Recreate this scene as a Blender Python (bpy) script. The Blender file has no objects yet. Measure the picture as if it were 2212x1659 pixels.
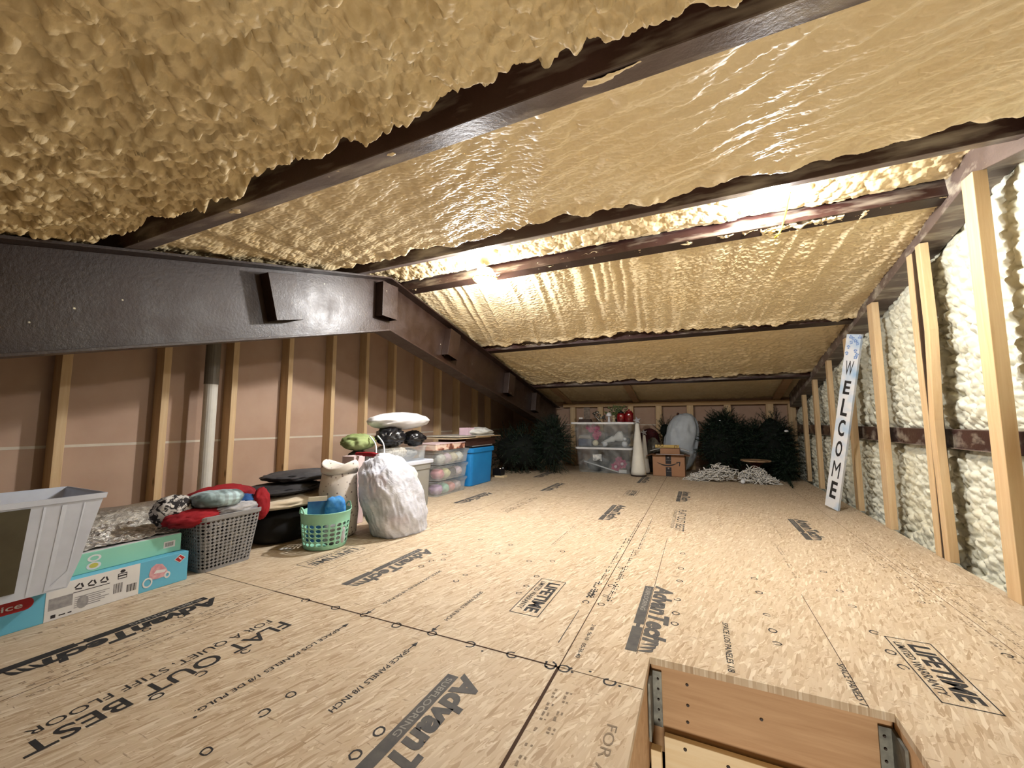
import bpy, bmesh, math, random
import numpy as np
from mathutils import Vector, Matrix, noise as mn
random.seed(7)
S = bpy.context.scene
COL = S.collection
PI = math.pi

# ------------------------------------------------------------------ camera, world, exposure
cam = bpy.data.cameras.new('camera')
cam.sensor_width = 36.0
cam.lens = 863.0 / 2212.0 * 36.0
cam.clip_start = 0.02
co = bpy.data.objects.new('camera', cam)
COL.objects.link(co)
_y, _p, _r = math.radians(24.895), math.radians(5.377), math.radians(-0.085)
_fw = Vector((-math.sin(_y) * math.cos(_p), math.cos(_y) * math.cos(_p), math.sin(_p)))
_rt = Vector((math.cos(_y), math.sin(_y), 0))
_up = _rt.cross(_fw)
_rt2 = _rt * math.cos(_r) + _up * math.sin(_r)
_up2 = -_rt * math.sin(_r) + _up * math.cos(_r)
M3 = Matrix((_rt2, _up2, -_fw)).transposed()
co.matrix_world = Matrix.Translation((0, 0, 0.69)) @ M3.to_4x4()
S.camera = co

W = bpy.data.worlds.new('world')
S.world = W
W.use_nodes = True
W.node_tree.nodes['Background'].inputs[0].default_value = (0.5, 0.45, 0.38, 1)
W.node_tree.nodes['Background'].inputs[1].default_value = 0.0
S.view_settings.view_transform = 'Standard'
S.view_settings.look = 'None'
S.view_settings.gamma = 1.0
S.view_settings.exposure = 2.62
S.view_settings.use_curve_mapping = False
S.cycles.max_bounces = 10
S.cycles.diffuse_bounces = 2
S.cycles.glossy_bounces = 3
S.cycles.transparent_max_bounces = 12
S.cycles.caustics_reflective = False
S.cycles.caustics_refractive = False
LAMP_W = (20.0, 11.5)          # watts of the two ridge lamps
LAMP_COL = (0.98, 0.985, 1.0)
HATCH_W = 2.2                  # light of the room below, coming up the hatch

# ------------------------------------------------------------------ noise in numpy
def _hash(ix, iy, seed):
    with np.errstate(over='ignore'):
        h = (ix.astype(np.int64).astype(np.uint32) * np.uint32(374761393)) ^ (iy.astype(np.int64).astype(np.uint32) * np.uint32(668265263)) ^ np.uint32((seed * 2246822519 + 3266489917) & 0xffffffff)
        h = (h ^ (h >> np.uint32(13))) * np.uint32(1274126177)
        h = (h ^ (h >> np.uint32(16))) * np.uint32(2246822519)
        h = h ^ (h >> np.uint32(15))
    return h.astype(np.float64) / 4294967295.0

def vno(x, y, seed=0):
    ix, iy = np.floor(x), np.floor(y)
    fx, fy = x - ix, y - iy
    u, v = fx * fx * (3 - 2 * fx), fy * fy * (3 - 2 * fy)
    a, b = _hash(ix, iy, seed), _hash(ix + 1, iy, seed)
    c, d = _hash(ix, iy + 1, seed), _hash(ix + 1, iy + 1, seed)
    return (a * (1 - u) + b * u) * (1 - v) + (c * (1 - u) + d * u) * v

def fbm(x, y, seed=0, o=3):
    t = 0; amp = 1; tot = 0
    for i in range(o):
        t = t + amp * vno(x * 2 ** i, y * 2 ** i, seed + i * 17); tot += amp; amp *= .5
    return t / tot

def worley(x, y, seed=0):
    """distance to nearest point and its offset"""
    ix, iy = np.floor(x), np.floor(y)
    best = np.full(x.shape, 9.0); ox = np.zeros(x.shape); oy = np.zeros(x.shape); idr = np.zeros(x.shape)
    for dx in (-1, 0, 1):
        for dy in (-1, 0, 1):
            cx, cy = ix + dx, iy + dy
            px = cx + _hash(cx, cy, seed); py = cy + _hash(cx, cy, seed + 91)
            d = (px - x) ** 2 + (py - y) ** 2
            m = d < best
            best = np.where(m, d, best); ox = np.where(m, x - px, ox); oy = np.where(m, y - py, oy)
            idr = np.where(m, _hash(cx, cy, seed + 7), idr)
    return np.sqrt(best), ox, oy, idr

# ------------------------------------------------------------------ materials
class NT:
    def __init__(s, name):
        s.m = bpy.data.materials.new(name); s.m.use_nodes = True
        s.t = s.m.node_tree; s.b = s.t.nodes['Principled BSDF']; s.out = s.t.nodes['Material Output']
    def n(s, typ, **kw):
        nd = s.t.nodes.new(typ)
        for k, v in kw.items():
            if k in nd.inputs: nd.inputs[k].default_value = v
            else: setattr(nd, k, v)
        return nd
    def l(s, a, b): s.t.links.new(a, b)
    def coord(s, scale=(1, 1, 1), rot=(0, 0, 0), kind='Object'):
        tc = s.n('ShaderNodeTexCoord'); mp = s.n('ShaderNodeMapping')
        mp.inputs['Scale'].default_value = scale; mp.inputs['Rotation'].default_value = rot
        s.l(tc.outputs[kind], mp.inputs['Vector']); return mp.outputs[0]
    def noise(s, vec, scale, detail=3, rough=.55, dist=0):
        nd = s.n('ShaderNodeTexNoise'); s.l(vec, nd.inputs['Vector'])
        nd.inputs['Scale'].default_value = scale; nd.inputs['Detail'].default_value = detail
        nd.inputs['Roughness'].default_value = rough; nd.inputs['Distortion'].default_value = dist
        return nd.outputs['Fac']
    def ramp(s, fac, stops, interp='LINEAR'):
        r = s.n('ShaderNodeValToRGB'); r.color_ramp.interpolation = interp
        e = r.color_ramp.elements
        while len(e) < len(stops): e.new(.5)
        for i, (p, c) in enumerate(stops):
            e[i].position = p; e[i].color = (*c, 1) if len(c) == 3 else c
        s.l(fac, r.inputs[0]); return r.outputs[0]
    def mix(s, fac, a, b, mode='MIX'):
        m = s.n('ShaderNodeMix', data_type='RGBA', blend_type=mode)
        for sock, v in ((m.inputs[0], fac), (m.inputs[6], a), (m.inputs[7], b)):
            if isinstance(v, bpy.types.NodeSocket): s.l(v, sock)
            elif isinstance(v, (int, float)): sock.default_value = v
            else: sock.default_value = (*v, 1)
        return m.outputs[2]
    def bump(s, h, strength=.3, dist=.01):
        b = s.n('ShaderNodeBump'); b.inputs['Strength'].default_value = strength; b.inputs['Distance'].default_value = dist
        s.l(h, b.inputs['Height']); s.l(b.outputs[0], s.b.inputs['Normal'])
    def col(s, c):
        if isinstance(c, bpy.types.NodeSocket): s.l(c, s.b.inputs['Base Color'])
        else: s.b.inputs['Base Color'].default_value = (*c, 1)
    def set(s, **kw):
        for k, v in kw.items(): s.b.inputs[k.replace('_', ' ')].default_value = v
        return s.m

def lin(r, g, b):
    f = lambda c: (c / 255) / 12.92 if c <= 10 else (((c / 255) + .055) / 1.055) ** 2.4
    return (f(r), f(g), f(b))

_simple = {}
def M(name, c, rough=.6, c2=None, scale=8, bump=0, bscale=40, metal=0, spec=.4):
    """plain material: colour, mottling towards c2, fine bump"""
    if name in _simple: return _simple[name]
    t = NT(name); v = t.coord()
    c2 = c2 or tuple(x * .86 for x in c)
    t.col(t.mix(t.ramp(t.noise(v, scale, 4), ((.35, (0, 0, 0)), (.65, (1, 1, 1)))), c, c2))
    if bump: t.bump(t.noise(v, bscale, 3), bump, .004)
    t.set(Roughness=rough, Metallic=metal, Specular_IOR_Level=spec)
    _simple[name] = t.m; return t.m

def mat_foam(name, c1, c2, rough=.5, fine=120, bump=.25, seed=0.0):
    t = NT(name); v = t.coord()
    big = t.noise(v, 2.2, 3); mid = t.noise(v, 14, 4)
    c = t.mix(t.ramp(big, ((.35, (0, 0, 0)), (.7, (1, 1, 1)))), c1, c2)
    c = t.mix(t.ramp(mid, ((.3, (.35, .35, .35)), (.6, (0, 0, 0)))), c, tuple(x * y for x, y in zip(c2, (.84, .79, .7))))
    t.col(c)
    t.bump(t.noise(v, fine, 4), bump, .004)
    return t.set(Roughness=rough, Specular_IOR_Level=.4)

def mat_wood(name, c1, c2, axis=2, knots=True, rough=.65):
    t = NT(name)
    sc = [14, 14, 14]; sc[axis] = .9
    v = t.coord(tuple(sc))
    c = t.mix(t.ramp(t.noise(v, 3.0, 5, .6, .6), ((.3, (0, 0, 0)), (.7, (1, 1, 1)))), c1, c2)
    if knots:
        vo = t.n('ShaderNodeTexVoronoi'); t.l(t.coord((9, 9, 3.2) if axis == 2 else (3.2, 9, 9)), vo.inputs['Vector']); vo.inputs['Scale'].default_value = 1.0
        c = t.mix(t.ramp(vo.outputs['Distance'], ((.05, (1, 1, 1)), (.11, (0, 0, 0)))), c, tuple(x * .38 for x in c2))
    t.col(c); t.bump(t.noise(v, 8, 4), .15, .002)
    return t.set(Roughness=rough, Specular_IOR_Level=.3)

def mat_steel(name, c, rough=.36, dust=.0, over=None, specks=True):
    t = NT(name); v = t.coord()
    n1 = t.noise(v, 7, 5, .6)
    cc = t.mix(t.ramp(n1, ((.4, (0, 0, 0)), (.75, (1, 1, 1)))), c, tuple(x * 1.4 + .003 for x in c))
    if over:   # pale overspray of foam dust
        cc = t.mix(t.ramp(t.noise(t.coord((1.6, 5, 9)), 1.6, 4, .6), ((.5, (0, 0, 0)), (.72, (over[1],) * 3))), cc, over[0])
    if specks:
        vo = t.n('ShaderNodeTexVoronoi'); t.l(v, vo.inputs['Vector']); vo.inputs['Scale'].default_value = 11
        cc = t.mix(t.ramp(vo.outputs['Distance'], ((.03, (1, 1, 1)), (.05, (0, 0, 0)))), cc, (.75, .68, .5))
    t.col(cc); t.bump(t.noise(v, 70, 5, .65), .3, .004)
    r = t.ramp(n1, ((.3, (rough - .08,) * 3), (.7, (rough + .16,) * 3))); t.l(r, t.b.inputs['Roughness'])
    return t.set(Specular_IOR_Level=.6)

def mat_osb():
    t = NT('oriented_strand_board')
    c = None
    layers = (((22, 140, 1), .25, 3.1), ((18, 120, 1), 1.1, 9.7), ((24, 160, 1), -.75, 5.3), ((19, 130, 1), 2.0, 1.9), ((23, 150, 1), -1.35, 7.7))
    vals = []
    for sc, rot, off in layers:
        tc = t.n('ShaderNodeTexCoord'); m1 = t.n('ShaderNodeMapping'); m1.inputs['Rotation'].default_value = (0, 0, rot); m1.inputs['Location'].default_value = (off, off * .7, 0)
        m2 = t.n('ShaderNodeMapping'); m2.inputs['Scale'].default_value = sc
        t.l(tc.outputs['Object'], m1.inputs[0]); t.l(m1.outputs[0], m2.inputs[0])
        vo = t.n('ShaderNodeTexVoronoi'); t.l(m2.outputs[0], vo.inputs['Vector']); vo.inputs['Scale'].default_value = 1.0
        sp = t.n('ShaderNodeSeparateColor'); t.l(vo.outputs['Color'], sp.inputs[0])
        vals.append((sp.outputs[0], sp.outputs[1]))
    cols = (((0, lin(196, 162, 118)), (.5, lin(214, 184, 140)), (1, lin(228, 200, 158))),)
    v = t.coord()
    c = t.ramp(vals[0][0], ((0, lin(184, 160, 132)), (.35, lin(198, 176, 148)), (1, lin(212, 194, 168))))
    for i, (a, b) in enumerate(vals[1:]):
        ci = t.ramp(a, ((0, lin(170, 144, 114)), (.25, lin(196, 174, 146)), (.8, lin(208, 190, 164)), (1, lin(226, 212, 190))))
        f = t.ramp(b, ((.5, (0, 0, 0)), (.53, (1, 1, 1))))
        c = t.mix(f, c, ci)
    # thin dark resin streaks
    for rot, sc, th in ((.5, (16, 120, 1), .66), (-.9, (13, 95, 1), .68)):
        st = t.noise(t.coord(sc, (0, 0, rot)), 1.0, 3, .6, .4)
        c = t.mix(t.ramp(st, ((th, (0, 0, 0)), (th + .05, (.7, .7, .7)))), c, lin(120, 92, 66))
    c = t.mix(t.ramp(t.noise(v, 1.3, 3), ((.35, (0, 0, 0)), (.7, (.35, .35, .35)))), c, lin(196, 178, 152))
    t.col(c)
    t.bump(t.noise(t.coord((30, 30, 30)), 3, 3), .12, .002)
    return t.set(Roughness=.62, Specular_IOR_Level=.3)

def mat_clear(name, c=(.9, .92, .93), fac=.25, rough=.15):
    """clear or milky plastic sheet: part see-through, part milky, glossy"""
    t = NT(name); v = t.coord()
    t.col(c); t.set(Roughness=rough, Specular_IOR_Level=.5)
    tr = t.n('ShaderNodeBsdfTransparent'); tr.inputs[0].default_value = (.96, .97, .97, 1)
    mx = t.n('ShaderNodeMixShader'); 
    f = t.ramp(t.noise(v, 9, 3), ((.3, (max(fac - .08, 0),) * 3), (.7, (min(fac + .08, 1),) * 3)))
    t.l(f, mx.inputs[0]); t.l(tr.outputs[0], mx.inputs[1]); t.l(t.b.outputs[0], mx.inputs[2]); t.l(mx.outputs[0], t.out.inputs[0])
    return t.m

def mat_emit(name, c, s):
    t = NT(name); t.col(c); t.b.inputs['Emission Color'].default_value = (*c, 1); t.b.inputs['Emission Strength'].default_value = s
    return t.m

FOAM_NEAR = mat_foam('spray_foam_coarse', lin(236, 214, 168), lin(222, 196, 146), .65, 110, .35)
FOAM_MID = mat_foam('spray_foam_glossy', lin(242, 222, 182), lin(234, 210, 164), .5, 110, .25)
FOAM_FAR = mat_foam('spray_foam_streaked', lin(242, 222, 182), lin(234, 210, 164), .55, 100, .25)
FOAM_WALL = mat_foam('spray_foam_wall', lin(238, 238, 222), lin(234, 230, 206), .5, 90, .2)
OSB = mat_osb()
PINE = mat_wood('pine_stud', lin(232, 204, 162), lin(216, 180, 134))
PINE_X = mat_wood('pine_board', lin(224, 190, 144), lin(204, 164, 116), 0)
PINE_DARK = mat_wood('pine_joist', lin(204, 168, 130), lin(180, 142, 104), 0, False)
PLY = mat_wood('plywood', lin(240, 222, 188), lin(226, 200, 156), 0, False)
KRAFT = M('drywall_kraft_paper', lin(196, 166, 144), .85, lin(186, 154, 132), 3, .06, 200)
JOINT = M('drywall_joint', lin(226, 214, 196), .8)
STEEL = mat_steel('maroon_primer_steel', lin(42, 26, 18), .36)
STEEL_P = mat_steel('maroon_purlin_steel', lin(58, 34, 30), .36, over=(lin(190, 178, 160), .75))
STEEL_F = mat_steel('dusty_flange_steel', lin(92, 78, 72), .34, over=(lin(196, 184, 166), .8))
STEEL_R = mat_steel('oversprayed_rafter_steel', lin(104, 88, 80), .5, over=(lin(200, 190, 170), .9))
INK = M('black_ink', lin(34, 32, 34), .7, lin(48, 46, 46), 30)
INK_G = M('grey_ink', lin(74, 72, 72), .7, lin(94, 90, 86), 30)
INK_F = M('faded_ink', lin(128, 112, 94), .75, lin(150, 130, 106), 30)
BAR_TXT = M('knocked_out_lettering', lin(150, 146, 138), .7)
SEAM = M('dark_seam_gap', lin(70, 48, 32), .9)  # dark brown of the joints between floor sheets
WHITE = M('white_plastic', lin(236, 238, 242), .45, lin(228, 230, 236))
BLACK = M('black_plastic', lin(20, 20, 24), .4)
WIRE = M('yellow_cable_jacket', lin(236, 200, 60), .5)

# ------------------------------------------------------------------ mesh building
WORLD = {}
class MB:
    def __init__(s): s.v = []; s.f = []; s.mi = []
    def add(s, V, F, mi=0):
        o = len(s.v); s.v.extend([tuple(map(float, p)) for p in V])
        for f in F: s.f.append(tuple(i + o for i in f)); s.mi.append(mi)
        return s
    def box(s, x0, x1, y0, y1, z0, z1, mi=0, Mx=None, top=None):
        """axis box; top=(sx,sy) scales the top about its centre (taper)"""
        V = [(x, y, z) for z in (z0, z1) for x, y in ((x0, y0), (x1, y0), (x1, y1), (x0, y1))]
        if top:
            cx, cy = (x0 + x1) / 2, (y0 + y1) / 2
            V = V[:4] + [(cx + (x - cx) * top[0], cy + (y - cy) * top[1], z) for x, y, z in V[4:]]
        if Mx is not None: V = [Mx @ Vector(p) for p in V]
        return s.add(V, [(3, 2, 1, 0), (4, 5, 6, 7), (0, 1, 5, 4), (1, 2, 6, 5), (2, 3, 7, 6), (3, 0, 4, 7)], mi)
    def prism(s, pts, a, b, mi=0):
        """polygon of 3-D points swept from offset a to b (vectors)"""
        a, b = Vector(a), Vector(b); n = len(pts)
        V = [Vector(p) + a for p in pts] + [Vector(p) + b for p in pts]
        F = [tuple(range(n))[::-1], tuple(range(n, 2 * n))] + [(i, (i + 1) % n, n + (i + 1) % n, n + i) for i in range(n)]
        return s.add(V, F, mi)
    def poly(s, pts, mi=0): return s.add(pts, [tuple(range(len(pts)))], mi)
    def lathe(s, prof, n=24, c=(0, 0, 0), Mx=None, mi=0, cap=True, sx=1, sy=1):
        V = []; F = []
        for r, z in prof:
            for k in range(n):
                a = 2 * PI * k / n; V.append(Vector((c[0] + r * sx * math.cos(a), c[1] + r * sy * math.sin(a), c[2] + z)))
        for i in range(len(prof) - 1):
            for k in range(n):
                F.append((i * n + k, i * n + (k + 1) % n, (i + 1) * n + (k + 1) % n, (i + 1) * n + k))
        if cap:
            F.append(tuple(range(n))[::-1]); F.append(tuple((len(prof) - 1) * n + k for k in range(n)))
        if Mx is not None: V = [Mx @ p for p in V]
        return s.add(V, F, mi)
    def tube(s, pts, r, n=6, mi=0, closed=False):
        pts = [Vector(p) for p in pts]; m = len(pts); V = []; F = []
        ref = Vector((0, 0, 1))
        for i, p in enumerate(pts):
            t = (pts[(i + 1) % m] - pts[i - 1]) if closed else (pts[min(i + 1, m - 1)] - pts[max(i - 1, 0)])
            t.normalize()
            a = t.cross(ref if abs(t.dot(ref)) < .95 else Vector((1, 0, 0))).normalized(); b = t.cross(a)
            rr = r[i] if isinstance(r, (list, tuple)) else r
            for k in range(n):
                q = 2 * PI * k / n; V.append(p + a * (rr * math.cos(q)) + b * (rr * math.sin(q)))
        for i in range(m if closed else m - 1):
            for k in range(n):
                j = (i + 1) % m; F.append((i * n + k, i * n + (k + 1) % n, j * n + (k + 1) % n, j * n + k))
        if not closed: F.append(tuple(range(n))[::-1]); F.append(tuple((m - 1) * n + k for k in range(n)))
        return s.add(V, F, mi)
    def grid(s, P, mi=0):
        """P: array (nu,nv,3)"""
        nu, nv = P.shape[:2]; V = P.reshape(-1, 3)
        F = [(i * nv + j, i * nv + j + 1, (i + 1) * nv + j + 1, (i + 1) * nv + j) for i in range(nu - 1) for j in range(nv - 1)]
        return s.add(V, F, mi)
    def build(s, name, mats, parent=None, smooth=False, bevel=0, solid=0, weld=False, sub=0, label=None, loc=None):
        me = bpy.data.meshes.new(name)
        V = np.array(s.v, dtype=float)
        if parent is not None: org = Vector(WORLD[parent.name])
        elif loc is not None: org = Vector(loc)
        else:
            lo, hi = V.min(0), V.max(0); org = Vector(((lo[0] + hi[0]) / 2, (lo[1] + hi[1]) / 2, lo[2]))
        me.from_pydata([tuple(p) for p in (V - np.array(org))], [], s.f)
        mats = mats if isinstance(mats, (list, tuple)) else [mats]
        for m in mats: me.materials.append(m)
        if len(mats) > 1: me.polygons.foreach_set('material_index', s.mi)
        if weld or bevel or len(s.f) < 20000:
            bm = bmesh.new(); bm.from_mesh(me)
            if weld: bmesh.ops.remove_doubles(bm, verts=bm.verts, dist=1e-5)
            bmesh.ops.recalc_face_normals(bm, faces=bm.faces) if (bevel or solid or weld) else None
            bm.to_mesh(me); bm.free()
        if smooth: me.polygons.foreach_set('use_smooth', [True] * len(me.polygons))
        o = bpy.data.objects.new(name, me); COL.objects.link(o)
        if parent is not None: o.parent = parent; WORLD[o.name] = tuple(org)
        else: o.location = org; WORLD[o.name] = tuple(org)
        if solid: q = o.modifiers.new('s', 'SOLIDIFY'); q.thickness = solid; q.offset = 0
        if bevel:
            q = o.modifiers.new('b', 'BEVEL'); q.width = bevel; q.segments = 2; q.limit_method = 'ANGLE'
        if sub: q = o.modifiers.new('u', 'SUBSURF'); q.levels = sub; q.render_levels = sub
        if label: o['label'] = label
        return o

def tag(o, label, cat, group=None):
    o['label'] = label; o['category'] = cat
    if group: o['group'] = group
    return o
def thing(name, loc, label, cat, group=None):
    o = bpy.data.objects.new(name, None); COL.objects.link(o); o.location = loc; WORLD[o.name] = tuple(loc)
    o.empty_display_size = .05
    return tag(o, label, cat, group)
def struct(o): o['kind'] = 'structure'; return o

def fast_grid(name, X, Y, Z, mat, wrap=None):
    """big displaced sheet straight from numpy"""
    nu, nv = X.shape
    V = np.stack((X, Y, Z), -1).reshape(-1, 3)
    lo, hi = V.min(0), V.max(0); org = np.array(((lo[0] + hi[0]) / 2, (lo[1] + hi[1]) / 2, lo[2]))
    V = (V - org).astype(np.float32)
    i = np.arange(nu * nv).reshape(nu, nv)
    F = np.stack((i[:-1, :-1], i[:-1, 1:], i[1:, 1:], i[1:, :-1]), -1).reshape(-1, 4)
    me = bpy.data.meshes.new(name)
    me.vertices.add(len(V)); me.vertices.foreach_set('co', V.ravel())
    me.loops.add(F.size); me.loops.foreach_set('vertex_index', F.ravel().astype(np.int32))
    me.polygons.add(len(F)); me.polygons.foreach_set('loop_start', np.arange(0, F.size, 4, dtype=np.int32))
    me.polygons.foreach_set('use_smooth', np.ones(len(F), dtype=bool))
    me.update(calc_edges=True); me.materials.append(mat)
    o = bpy.data.objects.new(name, me); COL.objects.link(o); o.location = org; WORLD[o.name] = tuple(org)
    return o

def text_faces(txt, size=1.0, bold=0.0, shear=0.0, spacing=1.0, res=3):
    cu = bpy.data.curves.new('t', 'FONT'); cu.body = txt; cu.size = size; cu.offset = bold; cu.shear = shear; cu.space_character = spacing
    cu.resolution_u = res; cu.fill_mode = 'FRONT'
    o = bpy.data.objects.new('t', cu); COL.objects.link(o)
    dg = bpy.context.evaluated_depsgraph_get(); dg.update()
    me = bpy.data.meshes.new_from_object(o.evaluated_get(dg))
    V = np.array([tuple(v.co) for v in me.vertices]); F = [tuple(p.vertices) for p in me.polygons]
    bpy.data.objects.remove(o); bpy.data.curves.remove(cu); bpy.data.meshes.remove(me)
    return V, F
def put_text(mb, txt, org, U, Vv, length=None, height=None, bold=0, shear=0, spacing=1, mi=0, N=None, lift=0):
    """letters laid from org along unit U with their tops along unit Vv, stretched to length x height"""
    P, F = text_faces(txt, 1.0, bold, shear, spacing)
    lo, hi = P.min(0), P.max(0)
    su = (length / (hi[0] - lo[0])) if length else None
    sv = (height / (hi[1] - lo[1])) if height else None
    su = su or sv; sv = sv or su
    U, Vv, org = Vector(U), Vector(Vv), Vector(org)
    n = (N or U.cross(Vv)).normalized() * lift
    mb.add([org + U * ((p[0] - lo[0]) * su) + Vv * ((p[1] - lo[1]) * sv) + n for p in P], F, mi)

def blob(name, c, r, mat, parent=None, seed=0, amp=.12, freq=2.0, fold=.0, ff=3.0, zmin=None, pw=2.0, sub=4, rz=0, fdir=(1, 1, 1), build=True, label=None, shear=(0, 0)):
    """soft rounded lump with folds (cloth, bags)"""
    bm = bmesh.new(); bmesh.ops.create_icosphere(bm, subdivisions=sub, radius=1)
    of = Vector((seed * 3.17, seed * 1.31, seed * 7.7)); mb = MB(); V = []
    ca, sa = math.cos(rz), math.sin(rz)
    for v in bm.verts:
        n = v.co.normalized()
        k = (abs(n.x) ** pw + abs(n.y) ** pw + abs(n.z) ** pw) ** (-1 / pw)
        d = 1 + amp * mn.noise(n * freq + of)
        if fold:
            q = Vector((n.x * fdir[0], n.y * fdir[1], n.z * fdir[2])) * ff
            d += fold * (.5 - abs(mn.noise(q + of))) + fold * .5 * (.5 - abs(mn.noise(q * 2.1 + of)))
        x, y, z = n.x * k * d * r[0], n.y * k * d * r[1], n.z * k * d * r[2]
        x, y = x * ca - y * sa, x * sa + y * ca
        x += shear[0] * z; y += shear[1] * z
        z += c[2]
        if zmin is not None and z < zmin: z = zmin + (z - zmin) * .02
        V.append((c[0] + x, c[1] + y, z))
    F = [tuple(v.index for v in f.verts) for f in bm.faces]; bm.free()
    mb.add(V, F)
    return mb.build(name, mat, parent, smooth=True, label=label) if build else mb

def rounded_rect(hx, hy, r, n=5):
    P = []
    for cx, cy, a0 in ((hx - r, hy - r, 0), (-hx + r, hy - r, PI / 2), (-hx + r, -hy + r, PI), (hx - r, -hy + r, 3 * PI / 2)):
        for k in range(n + 1):
            a = a0 + PI / 2 * k / n; P.append((cx + r * math.cos(a), cy + r * math.sin(a)))
    return P
def tub(mb, c, hx, hy, r, prof, rz=0, mi=0, n=5):
    """stack of rounded rectangles: prof=[(scale_offset, z)], ends capped by prof order"""
    ca, sa = math.cos(rz), math.sin(rz); V = []; F = []; m = None
    for off, z in prof:
        R_ = rounded_rect(hx + off, hy + off, max(.004, r + off * .6), n); m = len(R_)
        for x, y in R_: V.append((c[0] + x * ca - y * sa, c[1] + x * sa + y * ca, c[2] + z))
    for i in range(len(prof) - 1):
        for k in range(m): F.append((i * m + k, i * m + (k + 1) % m, (i + 1) * m + (k + 1) % m, (i + 1) * m + k))
    F.append(tuple(range(m))[::-1])
    mb.add(V, F, mi); return mb

def perforated(name, mats, parent, path, z0, z1, scale_top, c, rows, hole, frac, thick=.003, rz=0, rows_range=(0, 1)):
    """wall around closed 2-D path with one hole per cell"""
    mb = MB(); n = len(path)
    def P(s, t):
        i = int(math.floor(s)) % n; j = (i + 1) % n; f = s - math.floor(s)
        x = path[i][0] * (1 - f) + path[j][0] * f; y = path[i][1] * (1 - f) + path[j][1] * f
        k = 1 + (scale_top - 1) * t
        return (c[0] + x * k, c[1] + y * k, z0 + (z1 - z0) * t)
    for i in range(n):
        for j in range(rows):
            t0, t1 = j / rows, (j + 1) / rows
            B = [(0, 0), (.5, 0), (1, 0), (1, .5), (1, 1), (.5, 1), (0, 1), (0, .5)]
            sh = .5 if (hole == 'diamond') else 0
            if hole == 'round': H = [(.5 + frac * math.cos(a), .5 + frac * math.sin(a)) for a in [(-3 + k) * PI / 4 for k in range(8)]]
            else: H = [(.5 - frac * .5, .5 - frac * .5), (.5, .5 - frac), (.5 + frac * .5, .5 - frac * .5), (.5 + frac, .5), (.5 + frac * .5, .5 + frac * .5), (.5, .5 + frac), (.5 - frac * .5, .5 + frac * .5), (.5 - frac, .5)]
            V = [P(i + u, t0 + (t1 - t0) * v) for u, v in B] + [P(i + u, t0 + (t1 - t0) * v) for u, v in H]
            mb.add(V, [(k, (k + 1) % 8, 8 + (k + 1) % 8, 8 + k) for k in range(8)])
    return mb.build(name, mats, parent, solid=thick, weld=True)

# ------------------------------------------------------------------ roof lines
YR, ZR, SN, SF = 2.27, 1.775, .257, .212        # ridge line of the rafter tops, near and far slope
def T(y): return ZR - SN * (YR - y) if y < YR else ZR - SF * (y - YR)
def Tn(y): return np.where(y < YR, ZR - SN * (YR - y), ZR - SF * (y - YR))
XL, XW, XRW = -2.05, -2.97, 1.235
YB, YF = -1.2, 6.45

# ------------------------------------------------------------------ floor with the hatch hole
HX0, HX1, HY0, HY1 = -.158, .393, -.10, 1.30
mb = MB()
for x0, x1, y0, y1 in ((XW, HX0, YB, YF), (HX1, 1.10, YB, YF), (HX0, HX1, HY1, YF), (HX0, HX1, YB, HY0)):
    mb.box(x0, x1, y0, y1, -.019, 0)
floor = struct(mb.build('floor', OSB))
# seams between the sheets
mb = MB(); e = .0004
def strip(x0, x1, y0, y1, mi=0, z=e): mb.poly([(x0, y0, z), (x1, y0, z), (x1, y1, z), (x0, y1, z)], mi)
for xs, w, ya, yb in ((-.385, .0016, 1.14, 6.4), (-.386, .0042, YB, 1.14), (-1.6, .0012, YB, 6.4), (.832, .001, 1.3, 6.4)):
    strip(xs - w, xs + w, ya, yb)
for yy, xa, xb, w in ((1.14, -1.6, -.385, .0028), (1.14, -2.9, -1.6, .0014), (1.142, -.385, HX0, .001), (3.62, -1.6, -.385, .001), (3.58, -.385, .832, .0008), (2.4, .832, 1.05, .001), (2.35, -2.9, -1.6, .001)):
    strip(xa, xb, yy - w, yy + w)
strip(.345, .347, 1.30, 2.0); strip(-.196, -.194, 1.30, 2.6)
mb.build('panel_seams', SEAM, floor)

# printed marks on the sheets; every line reads towards the hatch, letter tops towards the right wall
U_, V_ = Vector((0, -1, 0)), Vector((1, 0, 0))
def adv(x, y, mi=0, dark=INK, L=.52, name='printed_logo'):
    m_ = MB(); z = .0005
    # bar with a joist-shaped nick near its end
    def q(u0, u1, v0, v1, mi=0, dz=0): m_.poly([(x + v0, y - u0, z + dz), (x + v0, y - u1, z + dz), (x + v1, y - u1, z + dz), (x + v1, y - u0, z + dz)], mi)
    b = .034
    q(0, L * .66, 0, b); q(L * .70, L, 0, b)
    q(L * .66, L * .70, b * .3, b * .7)
    put_text(m_, 'SUBFLOORING', (x + b * .24, y - .015, z + .0003), U_, V_, L * .42, b * .52, .01, mi=1)
    put_text(m_, 'AdvanTech', (x + b + .005, y + .02, z), U_, V_, L * .90, .072, .05, .18, 1.0)
    for k in range(3):   # tail strokes after the h
        u0 = L * .885 + k * .022 - .02
        P = []
        for s in range(9):
            a = s / 8; P.append((u0 + .028 * a, .052 - .048 * a + .018 * math.sin(a * PI) - .006 * k))
        wd = [.001 + .0075 * math.sin(PI * min(1, s / 8 * .9 + .1)) for s in range(9)]
        for s in range(8):
            (u, v), (u2, v2) = P[s], P[s + 1]
            m_.poly([(x + b + .004 + v, y - u + wd[s], z), (x + b + .004 + v2, y - u2 + wd[s + 1], z), (x + b + .004 + v2, y - u2 - wd[s + 1], z), (x + b + .004 + v, y - u - wd[s], z)])
    m_.build(name, [dark, BAR_TXT], floor)
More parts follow.
